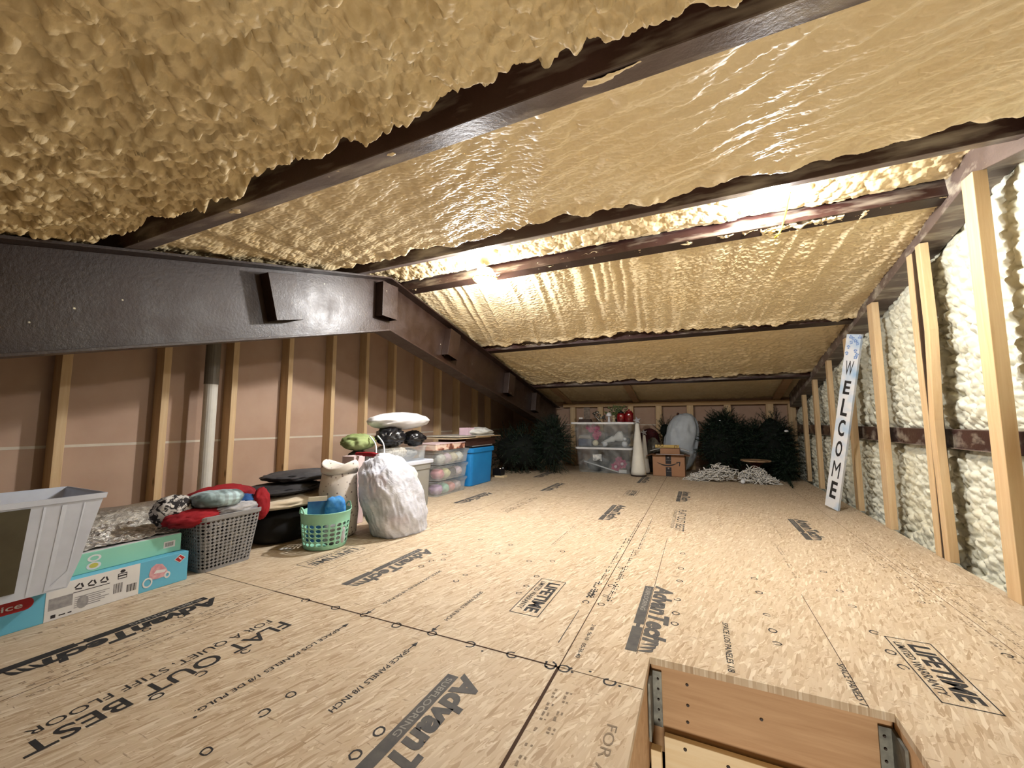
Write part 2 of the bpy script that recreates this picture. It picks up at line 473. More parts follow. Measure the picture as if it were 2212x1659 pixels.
def stamp(lines, ink=INK, name='printed_lettering'):
    m_ = MB()
    for txt, x, y, L, h, bold, shear in lines: put_text(m_, txt, (x, y, .0005), U_, V_, L, h, bold, shear)
    m_.build(name, ink, floor)
def life(x, y, L=.338, w=.113, ink=INK):
    m_ = MB(); z = .0005; t = .0035
    for u0, u1, v0, v1 in ((0, L, 0, t), (0, L, w - t, w), (0, t, 0, w), (L - t, L, 0, w)):
        m_.poly([(x + v0, y - u0, z), (x + v0, y - u1, z), (x + v1, y - u1, z), (x + v1, y - u0, z)])
    put_text(m_, 'LIFETIME', (x + .045, y - .03, z), U_, V_, L * .83, .052, .035)
    put_text(m_, 'LIMITED WARRANTY', (x + .012, y - .03, z), U_, V_, L * .80, .022, .012)
    m_.build('warranty_stamp', ink, floor)
for x, y, d in ((-.652, .985, INK_G), (-1.412, 1.825, INK_G), (-1.805, .985, INK), (-.231, 1.83, INK_G)): adv(x, y, dark=d)
for x, y in ((-.672, 3.44), (-.205, 4.36), (-1.925, 3.50), (-1.47, 4.37), (.545, 3.46), (-.66, 5.3), (-1.9, 5.25)): adv(x, y, dark=INK_G, L=.55)
life(-.656, 1.722); life(-1.797, 1.72, ink=INK_G); life(.514, 1.737); life(-.67, 4.245, ink=INK_G)
stamp([('FLAT OUT BEST', -1.345, .985, .60, .060, .012, 0), ('FOR A QUIET, STIFF FLOOR', -1.402, .972, .56, .036, 0, 0)])
stamp([('FLAT OUT BEST', -.165, 3.46, .66, .055, .01, 0), ('FOR A QUIET, STIFF FLOOR', -.2, 3.42, .56, .026, 0, 0)], INK_G)
stamp([('FLAT OUT BEST', -1.40, 3.45, .64, .055, .01, 0), ('FOR A QUIET, STIFF FLOOR', -1.45, 3.43, .56, .026, 0, 0)], INK_F)
stamp([('FOR A QUIET', -.222, .985, .32, .028, 0, 0)], INK_F)
stamp([('SPACE LOS PANELES 1/8 DE PULG.', -1.125, 1.03, .42, .017, .01, .1), ('SPACE PANELS 1/8 INCH', -.836, 1.03, .285, .018, .01, .1),
       ('SPACE LOS PANELES 1/8 DE PULG.', -1.122, 1.612, .38, .016, .01, .1), ('SPACE PANELS 1/8 INCH', -.836, 1.49, .26, .017, .01, .1),
       ('SPACE LOS PANELES 1/8', .046, 1.618, .30, .018, .01, .1), ('SPACE PANELS 1', .330, 1.492, .185, .018, .01, .1)])
stamp([('2 08  96-10   05-36-40', -.357, 1.417, .21, .013, .006, 0)])
mb = MB()
for x, y, s in ((-1.118, 1.055, 1), (-.828, 1.06, 1), (-1.115, 1.165, -1), (-.828, 1.165, -1)):   # arrows towards the joint
    mb.poly([(x, y + s * .02, e), (x - .009, y - s * .004, e), (x + .009, y - s * .004, e)]); mb.poly([(x - .002, y, e), (x + .002, y, e), (x + .002, y - s * .03, e), (x - .002, y - s * .03, e)])
mb.build('printed_arrows', INK, floor)
# rows of small broken print along the sheet edges
rr = random.Random(3)
def dashes(x, y0, y1, h, ink_mb, dens=.75):
    y = y1
    while y > y0:
        w = rr.uniform(.005, .016)
        if rr.random() < dens:
            xo = rr.uniform(-.0015, .0015); ink_mb.poly([(x + xo, y, e), (x + xo, y - w, e), (x + xo + h * rr.uniform(.25, .5), y - w, e), (x + xo + h * rr.uniform(.25, .5), y, e)])
            if rr.random() < .6: ink_mb.poly([(x + h * .7, y, e), (x + h * .7, y - w * .7, e), (x + h, y - w * .7, e), (x + h, y, e)])
        y -= w + rr.uniform(.003, .008)
mb, m2 = MB(), MB()
for x, a, b, h in ((-.418, 1.62, 2.5, .016), (-.40, 2.4, 3.05, .014), (-.345, 1.62, 2.3, .014), (-.328, 2.2, 3.1, .014), (-.43, 1.62, 1.78, .022), (-.352, 1.62, 2.0, .012)): dashes(x, a, b, h, mb)
for x, a, b, h in ((-1.63, .4, 1.1, .012), (-1.665, .35, 1.08, .014), (-1.57, .45, 1.05, .01), (-1.655, 1.2, 2.9, .014), (-1.69, 1.7, 2.6, .012), (-1.55, 1.2, 1.9, .008), (-2.0, .6, 1.1, .01),
                   (.80, 1.5, 3.0, .018), (.765, 2.1, 2.9, .018), (.86, 1.6, 2.9, .014), (.905, 1.8, 2.8, .012), (.10, 3.0, 3.5, .012), (.42, 2.9, 3.4, .012), (.36, 2.2, 2.75, .02), (-.365, .8, 1.05, .016), (-.335, .8, 1.05, .016), (-1.12, 2.9, 3.4, .01), (-.83, 2.9, 3.4, .01), (-.78, 2.2, 2.65, .02)):
    dashes(x, a, b, h, m2, .7)
mb.build('printed_notes', INK, floor); m2.build('faint_printed_notes', INK_F, floor)
# the long ruled line left of the centre seam
mb = MB(); mb.poly([(-.4275, 1.26, e), (-.4245, 1.26, e), (-.4245, 1.50, e), (-.4268, 1.50, e)]); mb.build('ruled_line', INK, floor)
# marker rings around nail heads
mb = MB()
def ring(x, y, r=.0115, w=.0042, n=12):
    a0 = rr.uniform(0, 6); gap = rr.random() < .45; el = rr.uniform(.75, 1.15)
    V = []; 
    for k in range(n + 1):
        a = a0 + 2 * PI * k / n * (.82 if gap else 1)
        jr = r * rr.uniform(.92, 1.08)
        V += [(x + (jr - w / 2) * math.cos(a), y + el * (jr - w / 2) * math.sin(a), e), (x + (jr + w / 2) * math.cos(a), y + el * (jr + w / 2) * math.sin(a), e)]
    mb.add(V, [(2 * k, 2 * k + 1, 2 * k + 3, 2 * k + 2) for k in range(n)])
for x in (-.96, -.819, -.673, -.531, -.41, -.371, -1.254, -1.411, -1.114, -.242): ring(x, 1.135 + rr.uniform(-.004, .006), .0155, .0055)
for x, ys in ((-.984, (1.54, 1.615, 1.737, 1.94, 2.10)), (-.685, (1.54, 1.617, 1.735, 1.95, 2.114)), (.195, (1.541, 1.626, 1.746, 1.952, 2.112)), (-.102, (1.54, 1.621, 1.745, 1.945, 2.108, 2.343)), (.495, (1.547, 1.628, 1.752, 1.957, 2.105, 2.338)),
              (-.967, (.747, .677, .554)), (-.676, (.748, .679)), (-.42, (1.575, 1.65)), (-.362, (1.58, 1.66, 1.77, 2.0)), (.80, (1.55, 1.75)), (-1.27, (.82, .70, .60)), (-1.70, (.86, .76)), (-1.19, (2.12, 1.74)), (.745, (2.11,)), (-.79, (1.9,)), (-1.233, (1.62, 1.7, 1.81))):
    for y in ys: ring(x, y)
for x, y in ((-.425, 1.150), (-.418, 1.128), (-.352, 1.15), (-.345, 1.135), (-.30, 1.158), (-.215, 1.13), (-.395, 1.142), (-1.1, .6), (-.62, 1.12)):
    mb.poly([(x + .0042 * math.cos(a * PI / 4), y + .0042 * math.sin(a * PI / 4), e) for a in range(8)])
mb.build('marker_rings', INK, floor)

# ------------------------------------------------------------------ hatch framing and ladder panel
NAIL = M('dark_nail_head', lin(50, 36, 28), .6)
GALV = M('galvanised_steel', lin(120, 120, 112), .5, lin(84, 84, 80), 30, .1, metal=.6)
t = thing('hatch_header', (.12, 1.34, -.26), 'brown header board across the far end of the floor hatch', 'joist')
mb = MB(); mb.box(HX0 - .0, HX1 + .0, 1.315, 1.353, -.26, -.021); hb = mb.build('board', PINE_DARK, t, bevel=.002)
for sx, xx in ((1, HX0), (-1, HX1)):
    mb = MB(); mb.box(min(xx + sx * .006, xx + sx * .03), max(xx + sx * .006, xx + sx * .03), 1.309, 1.3145, -.19, -.04); mb.box(min(xx, xx + sx * .006), max(xx, xx + sx * .006), 1.24, 1.3145, -.19, -.04)
    jh = mb.build('joist_hanger', GALV, t, label='grey galvanised joist hanger')
    for k in range(5):
        mb = MB(); mb.lathe([(.0035, 0), (.0025, .003)], 8, Mx=Matrix.Translation((xx + sx * .02, 1.3088, -.06 - k * .028)) @ Matrix.Rotation(PI / 2, 4, 'X')); mb.build('nail_head', NAIL, jh)
for xx, zz in ((-.06, -.06), (-.06, -.115), (-.062, -.16), (.12, -.1)):
    mb = MB(); mb.lathe([(.0045, 0), (.0035, .002)], 8, Mx=Matrix.Translation((xx, 1.3148, zz)) @ Matrix.Rotation(PI / 2, 4, 'X')); mb.build('nail_head', NAIL, t)
for nm, x0, x1, lab in (('left', HX0 - .04, HX0 - .002, 'brown joist lining the left side of the floor hatch'), ('right', HX1 + .002, HX1 + .04, 'brown joist lining the right side of the floor hatch')):
    mb = MB(); mb.box(x0, x1, HY0, 1.40, -.26, -.021); tag(mb.build('hatch_joist', PINE_DARK, bevel=.002), lab, 'joist')
t = thing('ladder_frame', (.12, 1.29, -.42), 'pale plywood frame of the folding ladder low inside the floor hatch', 'ladder frame')
mb = MB(); mb.box(-.124, HX1 - .004, 1.287, 1.306, -.42, -.197); pl = mb.build('head_jamb', PLY, t, bevel=.002)
mb = MB(); mb.box(-.155, -.1275, 1.235, 1.26, -.42, -.205); mb.build('side_jamb', PLY, t, bevel=.002)
for xx, zz in ((-.07, -.215), (.035, -.225), (.2, -.22)):
    mb = MB(); mb.lathe([(.005, 0), (.004, .002)], 8, Mx=Matrix.Translation((xx, 1.2868, zz)) @ Matrix.Rotation(PI / 2, 4, 'X')); mb.build('screw_head', NAIL, pl)

# ------------------------------------------------------------------ walls
def wall_poly(x, ys, z0, zoff): return [(x, y, z0) for y in (ys[0], ys[-1])] + [(x, y, T(y) + zoff) for y in reversed(ys)]
mb = MB(); mb.prism(wall_poly(XW, [YB, YR, YF], 0, .2), (0, 0, 0), (-.015, 0, 0)); wl = struct(mb.build('wall_left', KRAFT))
mb = MB(); mb.box(XW, XW + .0012, YB, YF, .560, .574); mb.build('joint_strip', JOINT, wl)
mb = MB(); mb.box(XW, XRW + .12, YF, YF + .015, 0, 1.15); wf = struct(mb.build('wall_far', KRAFT))
mb = MB(); mb.box(-2.05, XRW, YF - .0012, YF, .632, .648); mb.build('joint_strip', JOINT, wf)
mb = MB(); mb.box(XW, XRW + .12, YB - .015, YB, 0, 1.1); struct(mb.build('wall_near', KRAFT))
# foam wall behind the right-hand studs
ny, nz = 900, 250
yy = np.concatenate((np.linspace(YB, 1.6, 60)[:-1], np.linspace(1.6, YF, ny)))
tt = np.linspace(0, 1, nz)
Y, TT = np.meshgrid(yy, tt, indexing='ij'); Z = -.25 + TT * (Tn(Y) + .14 + .25)
wx = Y + .02 * fbm(Y * 14, Z * 14, 5); wz = Z + .02 * fbm(Y * 14, Z * 14, 8)
d, ox, oy, _i = worley(wx * 21, wz * 27, 3)
d2, _, oy2, _i2 = worley(wx * 44, wz * 60, 6)
h = .026 * np.sqrt(np.clip(1 - d * d * 1.5, 0, 1)) * (.4 + _i) + .010 * np.sqrt(np.clip(1 - d2 * d2 * 1.4, 0, 1)) + .035 * fbm(Y * 4, Z * 2.2, 21) + .010 * oy + .003 * oy2
g = np.exp(-((Z - .60) / .06) ** 2)               # foam hollows around the girt
X = XRW - h * (1 - .5 * g) + .02 * g
X = X + .05 * np.exp(-((Y - 2.10) / .05) ** 2) + .05 * np.clip((Z - Tn(Y) + .12) / .1, 0, 1)   # gap by the near stud, and under the rafter
wr = struct(fast_grid('wall_right', X, Y, Z, FOAM_WALL))

# ------------------------------------------------------------------ roof foam, one sheet per bay between purlins
PUR = [('A', .745), ('B', 1.95), ('C', 2.462), ('D', 3.79), ('E', 5.155)]      # web position of each purlin
def bay(y0, y1, ny, nx, x0, x1, fn, off, mat, bead=.02, lift=(.05, .09, .08), seed=0):
    """lift = (height, width, waviness): how far the foam draws back from the purlin at its downhill or uphill edge y1"""
    X, Y = np.meshgrid(np.linspace(x0, x1, nx), np.linspace(y0, y1, ny), indexing='ij')
    h = fn(X, Y)                                   # thickness hanging down
    w = lift[1] + lift[2] * (fbm(X * 5, X * 0 + seed, seed + 3, 3) - .5) * 2
    q = np.clip((y1 - Y) / np.maximum(w, .015), 0, 1); q = np.clip((q - .4) / .6, 0, 1); q = 1 - q * q * (3 - 2 * q)
    b1 = bead * np.exp(-((y1 - Y - w * 1.1) / .045) ** 2) * np.clip(fbm(X * 11, Y * 9, seed + 5) * 2.4 - .6, 0, 1.4)
    b0 = bead * np.exp(-((Y - y0) / .06) ** 2) * np.clip(fbm(X * 7, Y * 9, seed + 9) * 2.2 - .5, 0, 1.4)
    Z = Tn(Y) + off + lift[0] * q - h * (1 - .6 * q) - b1 - b0
    return struct(fast_grid('ceiling', X, Y, Z, mat))
def f_near(X, Y):
    wx = X + .03 * fbm(X * 16, Y * 16, 1); wy = Y + .03 * fbm(X * 16, Y * 16, 2)
    d, ox, oy, i1 = worley(wx * 22 + wy * 5, wy * 24, 11)
    d2, ox2, oy2, i2 = worley(wx * 42 + wy * 6, wy * 46, 12)
    d3, _, _, i3 = worley(wx * 90, wy * 94, 15)
    dome = lambda q, k: np.sqrt(np.clip(1.0 - q * q * k, 0, 2))
    pit = np.clip(fbm(X * 20, Y * 20, 18) - .55, 0, 1)
    return .020 * dome(d, 1.6) * (.15 + 1.1 * i1) + .005 * ox + .016 * dome(d2, 1.7) * (.15 + i2 * 1.2) + .005 * dome(d3, 1.5) * i3 - .10 * pit + .03 * fbm(X * 4, Y * 4, 14) - .032
def f_mid(X, Y):
    wx = X + .04 * fbm(X * 8, Y * 8, 31); wy = Y + .04 * fbm(X * 8, Y * 8, 32)
    d, ox, oy, i1 = worley(wx * 34, wy * 52, 33); d2, _, oy2, _ = worley(wx * 80, wy * 110, 34)
    a = np.clip((-.2 - X) * 1.1 + .5, .5, 1)
    rip = np.sin((wy * 60 + wx * 26 + 5 * fbm(X * 5, Y * 5, 37))) * .0022
    st = fbm(X * 9 + Y * 5, Y * 1.3 - X * .8, 36)
    return a * (.010 * np.sqrt(np.clip(1.1 - d * d * 1.3, 0, 2)) + .005 * oy) + .003 * (1 - d2) + rip * 1.3 + .035 * st + .018 * fbm(X * 2, Y * 2, 35) - .025
def f_ridge(X, Y):
    d, ox, oy, i1 = worley(X * 22, Y * 30, 41); d2, _, _, _ = worley(X * 50, Y * 55, 42)
    return .022 * np.sqrt(np.clip(1.1 - d * d * 1.3, 0, 2)) * (.2 + i1) + .008 * (1 - d2) + .02 * fbm(X * 3, Y * 4, 43) - .012
def f_streak(X, Y):
    wx = X + .05 * fbm(X * 3, Y * 3, 51) + .10 * (Y - 3.1)
    lean = wx + .12 * np.clip(-X - .6, 0, 2) * (Y - 2.5)
    st = 1 - np.abs(2 * vno(lean * 15, Y * 1.1, 52) - 1)
    d, ox, oy, i1 = worley(X * 38 + 3 * fbm(X * 6, Y * 6, 56), Y * 66, 53); d2, _, _, _ = worley(X * 75, Y * 90, 55)
    return .022 * st + np.clip(.55 + .4 * (X + 1.2), .5, 1.15) * (.009 * np.sqrt(np.clip(1.1 - d * d * 1.3, 0, 2)) * (.3 + i1) + .008 * oy + .004 * (1 - d2)) + .03 * fbm(X * 1.7, Y * 2, 54) - .02
def f_far(X, Y):
    d, ox, oy, i1 = worley(X * 30, Y * 36, 61)
    st = 1 - np.abs(2 * vno(X * 11 - Y * 3, Y * 1.2, 62) - 1)
    return .013 * np.sqrt(np.clip(1.1 - d * d * 1.2, 0, 2)) * (.3 + i1) + .012 * st + .02 * fbm(X * 2, Y * 2, 63) - .012
CX0, CX1 = XW, XRW + .05
bay(YB, -.08, 60, 200, CX0, CX1, f_near, .02, FOAM_NEAR, 0, (0, .1, 0))
bay(-.08, .742, 220, 1150, CX0, CX1, f_near, .02, FOAM_NEAR, .02, (.11, .085, .035), 3)
bay(.75, 1.947, 280, 950, CX0, CX1, f_mid, .045, FOAM_MID, .025, (.14, .15, .11), 13)
bay(1.955, 2.459, 120, 850, CX0, CX1, f_ridge, .085, FOAM_MID, .02, (.0, .05, .03), 23)
bay(2.466, 3.787, 280, 760, CX0, CX1, f_streak, .045, FOAM_FAR, .025, (.05, .06, .05), 33)
bay(3.793, 5.152, 190, 520, CX0, CX1, f_far, .055, FOAM_FAR, .02, (.02, .05, .04), 43)
bay(5.158, YF, 100, 400, CX0, CX1, f_far, .13, FOAM_FAR, .01, (0, .1, 0), 53)

# ------------------------------------------------------------------ steel: purlins, rafter, girt
plab = {'A': 'maroon roof purlin nearest the hatch, crossing the top left of the photo', 'B': 'maroon roof purlin on the near side of the ridge above both lamps',
        'C': 'maroon roof purlin on the far side of the ridge with the left lamp on it', 'D': 'thin maroon roof purlin halfway down the far slope', 'E': 'lowest dark roof purlin just above the far stud wall'}
for k, yw in PUR:
    sl = math.atan(SN if yw < YR else -SF)
    t = thing('roof_purlin', (-.4, yw, T(yw)), plab[k], 'purlin', 'roof purlins')
    Mx = Matrix.Translation((0, yw, T(yw) + .001)) @ Matrix.Rotation(sl, 4, 'X')
    xa, xb = XW + .02, 1.15
    mb = MB(); mb.box(xa, xb, -.0015, .0015, .003, .17, Mx=Mx); mb.build('web', STEEL_P, t)
    mb = MB(); mb.box(xa, xb, -.0015, .072, 0, .003, Mx=Mx); mb.box(xa, xb, .069, .072, .003, .016, Mx=Mx); mb.build('flange', STEEL_F if k in 'AB' else STEEL, t)

t = thing('rafter_beam', (XL - .08, YR, 1.36), 'deep dark maroon steel rafter beam bent at the ridge along the left side', 'beam')
ysec = [YB, YR, 6.30]; D = .41
def sweep(x0, x1, o0, o1):
    m_ = MB(); V = []
    for y in ysec:
        for x, o in ((x0, o0), (x1, o0), (x1, o1), (x0, o1)): V.append((x, y, T(y) + o))
    F = [(3, 2, 1, 0), (8, 9, 10, 11)]
    for i in (0, 1):
        for k in range(4): F.append((4 * i + k, 4 * i + (k + 1) % 4, 4 * i + 4 + (k + 1) % 4, 4 * i + 4 + k))
    m_.add(V, F); return m_
sweep(-2.136, -2.126, -D + .012, -.012).build('web', STEEL, t, bevel=.001)
sweep(-2.21, XL, -.012, 0).build('top_flange', STEEL, t, bevel=.001)
sweep(-2.21, XL, -D, -D + .012).build('bottom_flange', STEEL, t, bevel=.001)
for yc, w in ((1.44, .165), (2.265, .16), (3.14, .17), (4.42, .17), (5.3, .16), (.15, .165)):
    sl = math.atan(SN if yc < 2.2 else (0 if yc < 2.3 else -SF))
    Mx = Matrix.Translation((0, yc, T(yc) - .05 - .128 + (-.006 if 2.2 < yc < 2.3 else 0))) @ Matrix.Rotation(sl, 4, 'X')
    mb = MB(); mb.box(-2.0575, XL - .002, -w / 2, w / 2, -.128, .128, Mx=Mx); mb.box(-2.125, -2.0575, -w / 2, -w / 2 + .008, -.128, .128, Mx=Mx); mb.box(-2.125, -2.0575, w / 2 - .008, w / 2, -.128, .128, Mx=Mx)
    mb.build('flange_bracket', STEEL, t, bevel=.0015)
mb = MB(); mb.box(-2.19, -2.07, 6.12, 6.24, 0, .80); 
tag(mb.build('steel_post', STEEL, bevel=.003), 'dark steel post holding the low far end of the rafter beam', 'post')

# end-frame rafter along the top of the right-hand foam wall
t = thing('end_rafter', (1.19, YR, 1.7), 'steel end rafter dusted with foam, sloping along the top of the foam wall', 'beam')
m_ = MB(); V = []
for y in ysec:
    for x, o in ((1.10, -.045), (1.225, -.045), (1.225, .14), (1.10, .14)): V.append((x, y, T(y) + o))
F = [(3, 2, 1, 0), (8, 9, 10, 11)]
for i in (0, 1):
    for k in range(4): F.append((4 * i + k, 4 * i + (k + 1) % 4, 4 * i + 4 + (k + 1) % 4, 4 * i + 4 + k))
m_.add(V, F); m_.build('channel', STEEL_R, t, bevel=.003)
t = thing('wall_girt', (1.17, 3.2, .55), 'maroon horizontal wall girt behind the right-hand studs', 'girt')
mb = MB(); mb.box(1.165, 1.168, YB + .1, 6.3, .555, .645); mb.build('web', STEEL_P, t)
mb = MB(); mb.box(1.165, 1.22, YB + .1, 6.3, .645, .648); mb.box(1.15, 1.165, YB + .1, 6.3, .552, .555); mb.build('flange', STEEL_R, t)
mb = MB(); mb.box(1.0945, 1.14, 2.785, 2.83, 0, 1.60); tag(mb.build('steel_column', STEEL, bevel=.002), 'maroon steel column showing through the gap between the paired studs', 'column')

# ------------------------------------------------------------------ studs
ORD = ['first', 'second', 'third', 'fourth', 'fifth', 'sixth', 'seventh', 'eighth', 'ninth', 'tenth', 'eleventh', 'twelfth']
ly = [.445, .85, 1.27, 1.66, 2.07, 2.48, 2.87, 3.26, 3.70, 4.09, 4.51, 5.0, 5.4]
for i, y in enumerate(ly):
    mb = MB(); mb.box(XW + .0, -2.88, y, y + .038, 0, T(y) - .02 if y < 5.2 else T(y))
    o = mb.build('wall_stud', PINE, bevel=.002)
    vis = i - 1
    tag(o, 'pine stud beyond the left edge, on the brown drywall' if i == 0 else 'pine stud on the brown left drywall, %s from the left%s' % (ORD[vis], {0: ', above the frosted bag', 1: ', left of the pipe', 2: ', right of the white pipe'}.get(vis, '')), 'stud', 'studs on the left drywall')
def rstud(y, w, d, h, lab, bow=((0, 0), (2, 0)), x=1.09):
    m_ = MB(); V = []; n = 14
    for k in range(n + 1):
        z = h * k / n; b = float(np.interp(z, [p[0] for p in bow], [p[1] for p in bow]))
        for xx, yy in ((x, y + b), (x + d, y + b), (x + d, y + w + b), (x, y + w + b)): V.append((xx, yy, z))
    F = [(3, 2, 1, 0), (4 * n, 4 * n + 1, 4 * n + 2, 4 * n + 3)]
    for i in range(n):
        for k in range(4): F.append((4 * i + k, 4 * i + (k + 1) % 4, 4 * i + 4 + (k + 1) % 4, 4 * i + 4 + k))
    m_.add(V, F); tag(m_.build('wall_stud', PINE, bevel=.002), lab, 'stud', 'studs on the foam wall')
rstud(2.225, .08, .045, T(2.25) - .05, 'nearest and tallest pine stud on the foam wall at the right', x=1.072)
rstud(2.745, .05, .036, T(2.77) - .05, 'right-hand stud of the close pair with a dark gap on the foam wall', ((0, -.004), (.66, .016), (1.15, -.026), (1.6, -.012)))
rstud(2.815, .055, .036, T(2.86) - .05, 'left-hand stud of the close pair with a dark gap on the foam wall', ((0, .004), (.66, 0), (1.2, .018), (1.6, .014)))
rstud(3.40, .09, .036, T(3.4) - .05, 'pine stud on the foam wall just right of the leaning welcome board')
rstud(4.0, .07, .036, T(4.0) - .05, 'pine stud on the foam wall half hidden behind the welcome board', x=1.10)
rstud(4.54, .06, .036, T(4.5) - .05, 'pine stud on the foam wall just left of the welcome board top', x=1.10)
rstud(5.12, .06, .04, T(5.1) - .05, 'pine stud at the far end of the foam wall beside the dark trees', x=1.11)
rstud(5.68, .06, .04, T(5.7) - .05, 'last short pine stud of the foam wall in the far right corner', x=1.12)
t0 = MB(); t0.box(-2.02, 1.12, 6.36, 6.449, .922, .975); tag(t0.build('top_plate', PINE_X, bevel=.002), 'horizontal pine top plate of the far stud wall', 'top plate')
for i, xx in enumerate((-1.9, -1.45, -.985, -.575, -.145, .335, .84, 1.09)):
    mb = MB(); mb.box(xx, xx + .085, 6.36, 6.449, 0, .921)
    tag(mb.build('wall_stud', PINE, bevel=.002), ['pine stud of the far wall beside the dark post', 'pine stud of the far wall behind the clear totes', 'pine stud of the far wall right of the tall white cone', 'pine stud of the far wall left of the grey-blue bag', 'pine stud of the far wall right of the grey-blue bag',
        'pine stud of the far wall behind the middle dark tree', 'pine stud of the far wall above the right dark tree', 'pine stud of the far wall in the right corner'][i], 'stud', 'studs of the far wall')
for xx, lab in ((-1.95, 'short brown roof board at the left end of the far eave'), (-.9, 'short brown roof board above the tall white cone'), (.92, 'short brown roof board at the right end of the far eave')):
    mb = MB(); Mx = Matrix.Translation((xx, 5.9, T(5.9) + .075)) @ Matrix.Rotation(math.atan(-SF), 4, 'X'); mb.box(0, .09, -.5, .52, 0, .03, Mx=Mx)
    tag(mb.build('roof_board', PINE_DARK, bevel=.002), lab, 'board', 'roof boards at the eave')

# vent pipe on the left wall
t = thing('vent_pipe', (-2.82, 1.50, 0), 'white plastic vent pipe rising between studs on the left wall', 'pipe')
mb = MB(); mb.lathe([(.037, 0), (.037, .93)], 20, (-2.82, 1.50, 0)); mb.build('white_section', M('pipe_white', lin(232, 226, 214), .4), t, smooth=False)
mb = MB(); mb.lathe([(.040, .93), (.040, 1.52)], 20, (-2.82, 1.50, 0)); mb.build('grey_section', M('pipe_grey', lin(120, 112, 100), .5), t, label='grey upper length of pipe')

# ------------------------------------------------------------------ lamps and their cables
GLOW = mat_emit('lamp_glow', (1, .97, .9), 14)
def lamp(x, y, z, w, lab, lx, ly, lz):
    t = thing('ridge_lamp', (x, y, z), lab, 'lamp', 'lit lamps under the ridge')
    mb = MB(); mb.lathe([(.055, .052), (.06, .035), (.05, .03)], 28, (x, y, z)); mb.build('lamp_base', WHITE, t, smooth=True)
    mb = MB(); mb.lathe([(.002, -.042), (.03, -.039), (.058, -.026), (.076, -.004), (.078, .012), (.066, .028), (.05, .034)], 28, (x, y, z)); g_ = mb.build('diffuser', GLOW, t, smooth=True)
    g_.visible_shadow = True
    L = bpy.data.lights.new('lamp_light', 'POINT'); L.energy = w * .5; L.color = LAMP_COL; L.shadow_soft_size = .04
    lo = bpy.data.objects.new('lamp_light', L); COL.objects.link(lo); lo.parent = t; lo.location = (lx - x, ly - y, lz - z)
    L = bpy.data.lights.new('lamp_face_light', 'AREA'); L.energy = w * .10; L.color = LAMP_COL; L.shape = 'DISK'; L.size = .11   # the flat face of the lamp throws most light downwards
    lo = bpy.data.objects.new('lamp_face_light', L); COL.objects.link(lo); lo.parent = t; lo.location = (lx - x, ly - y, lz - z + .01)
lamp(-1.315, 2.385, 1.70, LAMP_W[0], 'round lit lamp on the far ridge purlin, left of the two', -1.315, 2.385, 1.640)
lamp(.365, 2.20, 1.80, LAMP_W[1], 'lit lamp tucked behind the near ridge purlin, right of the two', .365, 2.20, 1.735)
mb = MB(); mb.tube([(-1.315 + .083 * math.cos(a), 2.385 + .083 * math.sin(a), 1.685 + .006 * math.sin(2 * a)) for a in [k * PI / 12 for k in range(8, 30)]], .004, 6)
tag(mb.build('lamp_cable', WIRE, smooth=True), 'yellow cable looped around the left lamp', 'cable')
def bez(P, n=8):
    P = [Vector(p) for p in P]; out = []
    for i in range(len(P) - 1):
        a, b, c, d = P[max(i - 1, 0)], P[i], P[i + 1], P[min(i + 2, len(P) - 1)]
        for k in range(n):
            s = k / n; out.append(.5 * ((2 * b) + (c - a) * s + (2 * a - 5 * b + 4 * c - d) * s * s + (3 * b - a - 3 * c + d) * s ** 3))
    out.append(P[-1]); return out

# light from the stairwell below, seen only through the hatch
L = bpy.data.lights.new('hallway_light', 'AREA'); L.energy = HATCH_W; L.color = (1, .9, .76); L.shape = 'RECTANGLE'; L.size = .5; L.size_y = .3
lo = bpy.data.objects.new('hallway_light', L); COL.objects.link(lo); lo.location = (.14, .12, -.62); lo.rotation_euler = (math.radians(180 - 35), 0, 0)

# ================================================================== things on the floor, left row from the hatch to the back
def soft(name, c, r, mat, label, cat, group=None, **kw):
    return tag(blob(name, c, r, mat, **kw), label, cat, group)
def face_x(mb, x, y0, y1, z0, z1, mi=0): mb.poly([(x, y0, z0), (x, y1, z0), (x, y1, z1), (x, y0, z1)], mi)
def disc_x(mb, x, y, z, ry, rz, n=16, mi=0, r0=0):
    if r0:
        V = []
        for k in range(n + 1):
            a = 2 * PI * k / n; V += [(x, y + ry * math.cos(a), z + rz * math.sin(a)), (x, y + ry * r0 * math.cos(a), z + rz * r0 * math.sin(a))]
        mb.add(V, [(2 * k, 2 * k + 2, 2 * k + 3, 2 * k + 1) for k in range(n)], mi)
    else: mb.poly([(x, y + ry * math.cos(2 * PI * k / n), z + rz * math.sin(2 * PI * k / n)) for k in range(n)], mi)
BLUEBOX = M('blue_carton', lin(116, 192, 218), .45, lin(100, 180, 210), 3)
CARD_W = M('white_print', lin(232, 230, 228), .5, lin(224, 222, 222))
RED_P = M('red_print', lin(178, 34, 40), .5)
GREY_P = M('grey_print', lin(170, 166, 166), .6, lin(140, 138, 140), 60)
BLK_P = M('black_print', lin(50, 46, 50), .6)
PINK_P = M('pink_print', lin(222, 176, 180), .6, lin(200, 140, 150), 60)

